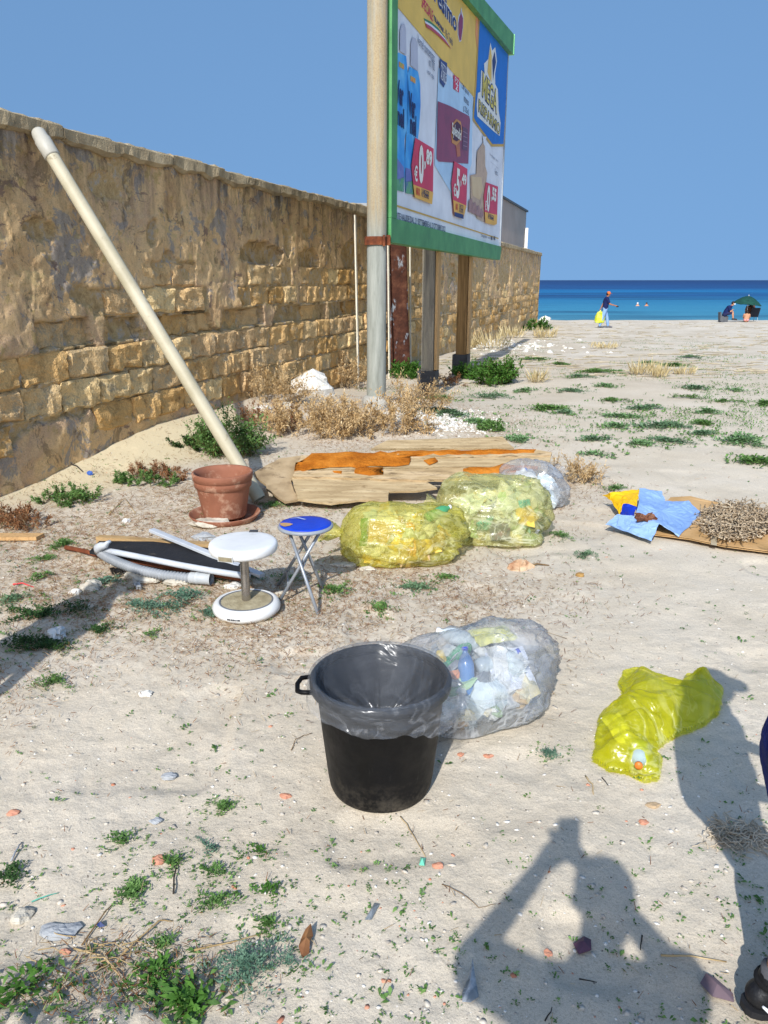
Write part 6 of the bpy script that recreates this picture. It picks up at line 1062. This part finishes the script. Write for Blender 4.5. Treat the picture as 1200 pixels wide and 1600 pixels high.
def person(name, label, J, spec, vox=.013, s=1., face=(1, 0, 0), group=None):
    V3 = {k: Vector(v) for k, v in J.items()}; base = Vector((V3['pel'].x, V3['pel'].y, min(V3['anL'].z, V3['anR'].z)-.08*s)); t = thing(name, label, 'person', base, group); g = V3; f = Vector(face).normalized(); b = MB()
    sh = (g['shL']-g['shR']).normalized()
    cap(b, [g['pel'], g['wst'], g['cst']], [.125*s, .115*s, .13*s]); cap(b, [g['pel']+sh*.07*s, g['cst']+sh*.07*s], [.1*s, .1*s]); cap(b, [g['pel']-sh*.07*s, g['cst']-sh*.07*s], [.1*s, .1*s]); cap(b, [g['cst'], g['nck'], g['hed']-Vector((0, 0, .05*s))], [.1*s, .055*s, .06*s])
    b.ball(g['hed'], (.078*s, .078*s, .108*s), 18, 14); b.ball(g['hed']+f*.025*s-Vector((0, 0, .045*s)), .058*s, 14, 10); b.ball(g['hed']+f*.092*s-Vector((0, 0, .012*s)), .016*s, 8, 6)
    sd = Vector((-f.y, f.x, 0))
    for q in (-1, 1): b.ball(g['hed']+sd*q*.08*s-Vector((0, 0, .012*s)), (.02*s, .02*s, .03*s), 8, 6)
    for L in 'LR':
        cap(b, [g['cst']+(g['sh'+L]-g['cst'])*.5, g['sh'+L], g['el'+L], g['wr'+L]], [.075*s, .055*s, .042*s, .029*s]); hand(b, g['wr'+L], g['wr'+L]-g['el'+L], spec.get('palm'+L, f), s)
        cap(b, [g['hp'+L], g['kn'+L], (g['kn'+L]*.7+g['an'+L]*.3), g['an'+L]], [.088*s, .055*s, .056*s, .037*s])
    fleshy('body', b, spec.get('skin', SKIN), t, vox)
    for q in (-1, 1):
        e = MB(); e.ball(g['hed']+f*.075*s+sd*q*.03*s+Vector((0, 0, .008*s)), .009*s, 8, 6); e.build('eye', HAIRD, t, True)
    e = MB(); e.tube([g['hed']+f*.083*s-sd*.02*s-Vector((0, 0, .055*s)), g['hed']+f*.086*s-Vector((0, 0, .056*s)), g['hed']+f*.083*s+sd*.02*s-Vector((0, 0, .055*s))], .005*s, 6); e.build('mouth', mat('lips', ['#8a4a44', '#9a5850'], 9, .5), t, True)
    if 'shirt' in spec:
        b = MB(); k = .018*s; lo = g['pel']+Vector((0, 0, -.02*s)); cap(b, [lo, g['wst'], g['cst']], [.135*s+k*.6, .125*s+k, .135*s+k]); 
        for q in (-1, 1): cap(b, [lo+sh*q*.075*s, g['cst']+sh*q*.08*s], [.105*s+k*.7, .108*s+k])
        cap(b, [g['cst'], g['nck']-Vector((0, 0, .035*s))], [.105*s+k, .062*s+k])
        for L in 'LR': cap(b, [g['cst']+(g['sh'+L]-g['cst'])*.5, g['sh'+L], g['sh'+L].lerp(g['el'+L], spec.get('sleeve', .65))], [.075*s+k, .058*s+k, .052*s+k])
        fleshy('shirt', b, spec['shirt'], t, vox)
    if 'legs' in spec:
        b = MB(); k = .02*s; cap(b, [g['pel']+sh*.06*s, g['pel']-sh*.06*s], [.115*s+k, .115*s+k]); cap(b, [g['pel'], g['wst']], [.12*s+k*.4, .118*s])
        for L in 'LR':
            e = spec.get('leg_to', 1.); pts, rr = [g['hp'+L]], [.09*s+k]
            if e > 1: pts += [g['kn'+L], g['kn'+L].lerp(g['an'+L], e-1)]; rr += [.06*s+k, .048*s+k]
            else: pts += [g['hp'+L].lerp(g['kn'+L], e)]; rr += [.078*s+k]
            cap(b, pts, rr)
        fleshy(spec.get('leg_name', 'trousers'), b, spec['legs'], t, vox)
    for L in 'LR':
        a = g['an'+L]; d = (g['to'+L]-a); d.z = 0; d = d.normalized() if d.length > .01 else f; z = a.z-.075*s; b = MB(); P = [Vector((a.x, a.y, z+.05*s))-d*.045*s, Vector((a.x, a.y, z+.055*s))+d*.03*s, Vector((a.x, a.y, z+.042*s))+d*.12*s, Vector((a.x, a.y, z+.032*s))+d*.19*s]; cap(b, P, [.04*s, .048*s, .045*s, .036*s]); cap(b, [Vector((a.x, a.y, z+.06*s))-d*.008*s, Vector((a.x, a.y, z+.095*s))-d*.012*s], [.043*s, .044*s]); o = fleshy('shoe', b, spec.get('shoe', SHOE), t, min(vox, .012), 3)
        if spec.get('sole'): b = MB(); n_ = 18; q_ = [Vector((a.x, a.y, z+.098*s))-d*.012*s+Vector((math.cos(2*PI*i/n_)*.041*s, math.sin(2*PI*i/n_)*.041*s, .004*math.cos(2*PI*i/n_))) for i in range(n_+1)]; b.tube(q_, .009*s, 8); b.build('collar', mat('black_cloth', ['#0c0c0e', '#141416'], 20, .9), t, True); b = MB(); b.tube([Vector((a.x, a.y, z+.07*s))-d*.01*s, Vector((a.x, a.y, z+.135*s))-d*.008*s], .039*s, 14); b.build('sock', mat('grey_sock', ['#4a4a4e', '#5a5a5e'], 30, .95), t, True); b = MB(); b.slab([Vector((a.x, a.y, z+.022*s))+d*x*s+Vector((-d.y, d.x, 0))*y*s for x, y in ((-.088, -.014), (-.078, -.028), (-.055, -.038), (.05, -.046), (.15, -.043), (.195, -.03), (.22, 0), (.195, .03), (.15, .043), (.05, .046), (-.055, .038), (-.078, .028), (-.088, .014))], .022*s); b.build('sole', spec['sole'], t)
    top = g['hed']; 
    if 'hair' in spec:
        b = MB(); cap(b, [top+Vector((0, 0, .03*s))-f*.012*s], [.092*s]); cap(b, [top-f*.035*s+Vector((0, 0, .01*s)), top-f*.045*s-Vector((0, 0, spec.get('hair_len', .05)*s))], [.085*s, .06*s]); fleshy('hair', b, spec['hair'], t, vox, 2)
    if 'cap' in spec:
        b = MB(); c_ = top+Vector((0, 0, .028*s)); b.lathe([(.094*s, -.01*s), (.095*s, .02*s), (.083*s, .06*s), (.05*s, .088*s), (0, .097*s)], 20, c_, caps=False); o = b.build('cap', spec['cap'], t, True)
        b = MB(); b.slab([c_+f*x*s+sd*y*s+Vector((0, 0, z*s)) for x, y, z in ((.06, -.078, .0), (.11, -.075, -.008), (.15, -.05, -.015), (.17, 0, -.018), (.15, .05, -.015), (.11, .075, -.008), (.06, .078, .0))], .006*s); b.build('peak', spec['cap'], t)
    return t
def pose(base, H, face_ang, lean=0., step=.0, arms=None, spread=.09):
    s = H/1.72; f = Vector((math.cos(face_ang), math.sin(face_ang), 0)); l = Vector((-f.y, f.x, 0)); B = Vector(base); up = Vector((0, 0, 1)); J = {}
    J['pel'] = B+up*.93*s; J['wst'] = J['pel']+up*.17*s+f*lean*.2; J['cst'] = J['pel']+up*.38*s+f*lean*.55; J['nck'] = J['cst']+up*.165*s+f*lean*.3; J['hed'] = J['nck']+up*.145*s+f*(lean*.2+.02)
    for L, q in (('L', 1), ('R', -1)):
        J['sh'+L] = J['cst']+l*q*.185*s+up*.085*s; J['el'+L] = J['sh'+L]-up*.28*s+l*q*.05*s-f*.02; J['wr'+L] = J['el'+L]-up*.235*s+f*.06*s+l*q*.01; J['hp'+L] = B+up*.87*s+l*q*.085*s; st = step*q
        J['kn'+L] = B+up*.49*s+l*q*spread+f*(st*.55+.02); J['an'+L] = B+up*.085*s+l*q*spread+f*st; J['to'+L] = J['an'+L]+f*.15*s
    if arms:
        for k, v in arms.items(): J[k] = Vector(v)
    return J, f, s
# walker on the beach
wb_ = at_y(943, 512, 38); wb_.z = gz(wb_.x, 38); J, f, s = pose(wb_, 1.68, R(-8), .06, .21)
l = Vector((-f.y, f.x, 0)); J['elR'] = J['shR']+Vector((.14, -.06, -.25)); J['wrR'] = J['elR']+Vector((.23, -.02, -.06)); J['elL'] = J['shL']+Vector((-.13, -.02, -.25)); J['wrL'] = J['elL']+Vector((-.12, -.12, -.2)); J['hed'] = J['hed']+Vector((.03, 0, -.01))
t = person('person', 'person in navy t-shirt and light jeans with an orange cap walking along the beach', J, dict(shirt=NAVYC, legs=JEAN, leg_to=1.9, shoe=mat('grey_shoe', ['#4a4a50', '#606068'], 9, .8), cap=ORANGE, hair=HAIRD, skin=mat('tanned_skin', ['#8a5a42', '#9c6a50'], 6, .6)), .016, s, f)
b = MB(); c = J['cst']+Vector((.0, -.168, -.02)); 
for k in range(3): b.box(c+Vector((-.04+.045*k, -.004, .015*k)), (.028, .02, .05+.035*k))
b.box(c+Vector((0, -.004, -.045)), (.13, .02, .02)); b.build('shirt_print', mat('print_white', ['#c8cad0', '#d4d6da'], 9, .8), t)
b = MB(); c = J['wrL']+Vector((-.02, -.05, -.08)); tuft(b, c, (0, 0, -1), .12, .03, .14, 4); V, F = bag_blob(c+Vector((0, 0, -.6)), .24, .15, .56, .2, 71, amp=.08, nu=40, nv=24); b.add(V, F.tolist()); tag(b.build('rubbish_bag', mat('lime_bag', ['#a8b41e', '#c4cc40', '#d8dc80'], 5, .4, .4), None, True, loc=tuple(c)), 'lime yellow rubbish bag hanging from the walking person in the orange cap', 'rubbish bag')
b = MB(); c = J['wrR']+Vector((.13, -.01, -.04)); crumple(b, c, (.07, .04, .035), 5); tag(b.build('held_object', BLK, None, loc=tuple(c)), 'small black object in the hand of the walking person', 'object')
# seated people near the water
def seated(base, H, ang, lean, spec, name, label, s_=None):
    s = H/1.72; f = Vector((math.cos(ang), math.sin(ang), 0)); l = Vector((-f.y, f.x, 0)); up = Vector((0, 0, 1)); B = Vector(base); J = {'pel': B+up*.32*s}
    J['wst'] = J['pel']+up*.16*s+f*lean*.3; J['cst'] = J['pel']+up*.34*s+f*lean*.8; J['nck'] = J['cst']+up*.13*s+f*lean*.5; J['hed'] = J['nck']+up*.13*s+f*(.03+lean*.3)
    for L, q in (('L', 1), ('R', -1)):
        J['sh'+L] = J['cst']+l*q*.18*s+up*.06*s; J['hp'+L] = J['pel']+l*q*.09*s; J['kn'+L] = J['pel']+f*.4*s+l*q*.12*s+up*.12*s; J['an'+L] = J['kn'+L]+f*.06*s-up*.36*s; J['to'+L] = J['an'+L]+f*.15*s; J['el'+L] = J['sh'+L]+f*.12*s-up*.24*s+l*q*.04; J['wr'+L] = J['kn'+L]+up*.09*s-f*.05*s
    return person(name, label, J, spec, .016, s, f), J
p0 = at_y(1131, 503, 45); z0 = gz(p0.x, 45)
_, J = seated((p0.x, 45, z0+.12), 1.72, R(-25), .22, dict(shirt=NAVYC, legs=mat('dark_navy_shorts', ['#1c2040', '#262b50'], 8, .9), leg_to=.8, hair=HAIRD), 'person', 'person in dark navy clothes sitting hunched forward on the beach')
b = MB(); b.ball(J['hed']+Vector((.06, -.045, -.045)), (.05, .05, .05), 10, 8); tag(b.build('face_mask', mat('mask', ['#a9c4d8', '#bcd4e4'], 9, .8), None, True, loc=tuple(J['hed'])), 'pale blue face mask on the hunched sitting person', 'face mask')
b = MB(); b.box((p0.x-.02, 45.1, z0+.17), (.42, .4, .34), None, .012); b.box((p0.x-.24, 45.05, z0+.3), (.1, .3, .5), Matrix.Rotation(-.15, 3, 'Y'), .01); tag(b.build('beach_bag', GREYC, None, loc=(p0.x, 45.1, z0)), 'dark grey bag that the hunched person sits on', 'bag')
p1 = at_y(1164, 503, 45.2); z1_ = gz(p1.x, 45.2); seated((p1.x-.03, 45, z1_-.1), 1.25, R(70), .05, dict(shirt=SKIN, legs=PINK, leg_to=.7, hair=HAIRD, hair_len=.22), 'person', 'child with long dark hair and pink skirt sitting under the green parasol')
p2 = at_y(1170, 503, 46); z2_ = gz(p2.x, 46); seated((p2.x, 46, z2_+.12), 1.7, R(80), .02, dict(shirt=mat('brown_shirt', ['#5a3a34', '#6a4a40'], 8, .9), legs=GREYC, leg_to=.8, hair=mat('brown_hair', ['#3a2018', '#4c2c20'], 20, .6)), 'person', 'person in a dark beach chair behind the child under the parasol')
ch = thing('beach_chair', 'dark folding beach chair under the green parasol', 'chair', (p2.x+.12, 45.75, z2_)); DKC = mat('dark_canvas', ['#20242e', '#2c303c'], 8, .85)
b = MB(); b.slab([Vector((p2.x+.12+x, 45.7+y, z2_+z)) for x, y, z in ((-.25, -.0, .3), (.25, -.0, .3), (.25, -.18, .78), (-.25, -.18, .78))], .03, (0, -1, 0)); b.build('backrest', DKC, ch); b = MB(); b.box((p2.x+.12, 45.95, z2_+.28), (.5, .46, .04)); b.build('seat', DKC, ch)
for x in (-.24, .24):
    for y in (-.18, .2): b = MB(); b.tube([(p2.x+.12+x, 45.95+y, z2_+.28), (p2.x+.12+x, 45.95+y*1.3, z2_)], .014, 6); b.build('leg', GM, ch)
pu = at_y(1168, 478, 45.4); zt = pu.z+.55; zu = gz(pu.x, 45.4); um = thing('parasol', 'dark green beach parasol near the water', 'parasol', (pu.x, 45.4, zu)); UG = mat('dark_green_canvas', ['#12332c', '#184038', '#1c4a3c'], 6, .8, .2)
b = MB(); b.tube([(pu.x+.02, 45.4, zu-.1), (pu.x, 45.4, zt+.06)], .018, 8); b.build('pole', mat('white_pole', ['#c0c0be', '#d0d0ce'], 8, .5), um)
TILT = Matrix.Rotation(R(6), 3, 'Y')
for k in range(8):
    b = MB(); v = []; 
    for i in range(6):
        r = .82*i/5
        for j in range(5):
            a = 2*PI*(k+j/4)/8; rr = r*(1-.05*math.sin(j/4*PI)); v.append(tuple(Vector((pu.x, 45.4, zt))+TILT @ Vector((rr*math.cos(a), rr*math.sin(a), -.5*(r/.82)**1.7*(1-.06*math.sin(j/4*PI))))))
    b.add(v, [(i*5+j, (i+1)*5+j, (i+1)*5+j+1, i*5+j+1) for i in range(5) for j in range(4)]); b.build('canopy_panel', UG, um, True)
    b = MB(); a = 2*PI*k/8; b.tube([Vector((pu.x, 45.4, zt-.01))+TILT @ Vector((r*math.cos(a), r*math.sin(a), -.5*(r/.82)**1.7-.01)) for r in (.02, .3, .55, .8)], .006, 5); b.build('rib', mat('white_pole', ['#c0c0be']), um)
for px, lb, cp in ((996, 'left swimmer in the sea with a white cap, only head and shoulders showing', 'w'), (1010, 'right swimmer in the sea with a bare tanned back', None)):
    a = ray(px, 478); t_ = -(CAMH+1.3)/a[2]; c = Vector((a[0]*t_, a[1]*t_, -1.3)); sw = thing('person', lb, 'person', c, 'swimmers in the sea'); b = MB(); cap(b, [c+Vector((-.22, 0, -.08)), c+Vector((-.05, 0, .02)), c+Vector((.08, 0, .02)), c+Vector((.24, 0, -.1))], [.09, .13, .13, .09]); cap(b, [c+Vector((0, 0, .08)), c+Vector((0, 0, .22))], [.07, .1]); b.ball(c+Vector((0, 0, .25)), (.1, .1, .14), 12, 9); cap(b, [c+Vector((.2, 0, -.05)), c+Vector((.42, .05, -.1))], [.07, .05]); fleshy('body', b, mat('sunny_skin', ['#c08a6a', '#cc9878'], 6, .6) if cp else mat('tan_skin', ['#b87850', '#c4845c'], 6, .6), sw, .03)
    b = MB(); b.lathe([(.118, .27), (.12, .31), (.1, .38), (.05, .42), (0, .425)], 14, c, caps=False); b.build('swim_cap' if cp else 'hair', WPL if cp else HAIRD, sw, True)
# helper standing beside the flat yellow bag, cut by the right frame edge
J = dict(pel=(.93, 1.36, .80), wst=(.93, 1.36, .97), cst=(.96, 1.36, 1.12), nck=(1.0, 1.36, 1.265), hed=(1.03, 1.36, 1.385), shL=(.955, 1.53, 1.19), shR=(.955, 1.19, 1.19), elL=(1.0, 1.56, .96), elR=(.99, 1.15, .96), wrL=(1.16, 1.50, .88), wrR=(1.15, 1.2, .88), hpL=(.925, 1.45, .76), hpR=(.93, 1.27, .76), knL=(1.005, 1.46, .43), knR=(1.01, 1.26, .43), anL=(.965, 1.47, .09), anR=(.97, 1.24, .09), toL=(1.1, 1.48, .03), toR=(1.1, 1.23, .03))
t = person('person', 'person in navy shorts and black trainers standing at the right edge', J, dict(shirt=mat('dark_shirt', ['#1c2a52', '#24335e'], 7, .9, .15, .4, 45), legs=mat('navy_shorts', ['#0f1c58', '#16266c', '#132062'], 7, .85, .2, .5, 40), leg_to=.42, leg_name='shorts', shoe=mat('black_trainer', ['#0e0e10', '#18181b'], 9, .5, .35, .2, 60), sole=mat('black_sole', ['#1a1a1c', '#222225'], 9, .7), cap=NAVYC, hair=HAIRD), .009, .9, (1, 0, 0))
b = MB(); b.tube([(.915, 1.43, .07), (.94, 1.424, .05), (.975, 1.422, .055), (1.02, 1.424, .085)], [.003, .007, .006, .002], 6); b.build('trainer_stripe', mat('print_white', ['#c8cad0', '#d4d6da']), t)
# photographer holding the phone, and a second helper standing out to the left
J, f, s = pose((.10, -.26, 0), 1.76, R(92), .03); J['hed'] = Vector((.105, -.2, 1.655)); J['nck'] = Vector((.085, -.23, 1.51)); J['elL'] = Vector((-.235, -.12, 1.41)); J['wrL'] = Vector((-.06, -.06, 1.62)); J['elR'] = Vector((.33, -.12, 1.36)); J['wrR'] = Vector((.085, -.07, 1.645))
person('person', 'photographer holding a phone up, whose shadow falls across the foreground', J, dict(shirt=mat('grey_tee', ['#5a5e66', '#6a6e76'], 8, .9), legs=mat('dark_trousers', ['#2a2c34', '#383a44'], 8, .9), leg_to=1.9, hair=HAIRD, palmL=(1, 0, 0), palmR=(-1, 0, 0), sleeve=.85), .012, s, (0, 1, 0))
b = MB(); b.box((.03, -.055, 1.735), (.076, .009, .16), None); o = tag(b.build('phone', BLK, None, loc=(.03, -.055, 1.655)), 'black phone held up by the photographer', 'phone'); 
J, f, s = pose((-2.12, 2.28, 0), 1.68, R(20), .05, .05); person('person', 'helper in grey standing out at the left, whose shadow crosses the weeds', J, dict(shirt=GREYC, legs=mat('dark_trousers', ['#2a2c34']), leg_to=1.9, hair=HAIRD), .014, s, f)
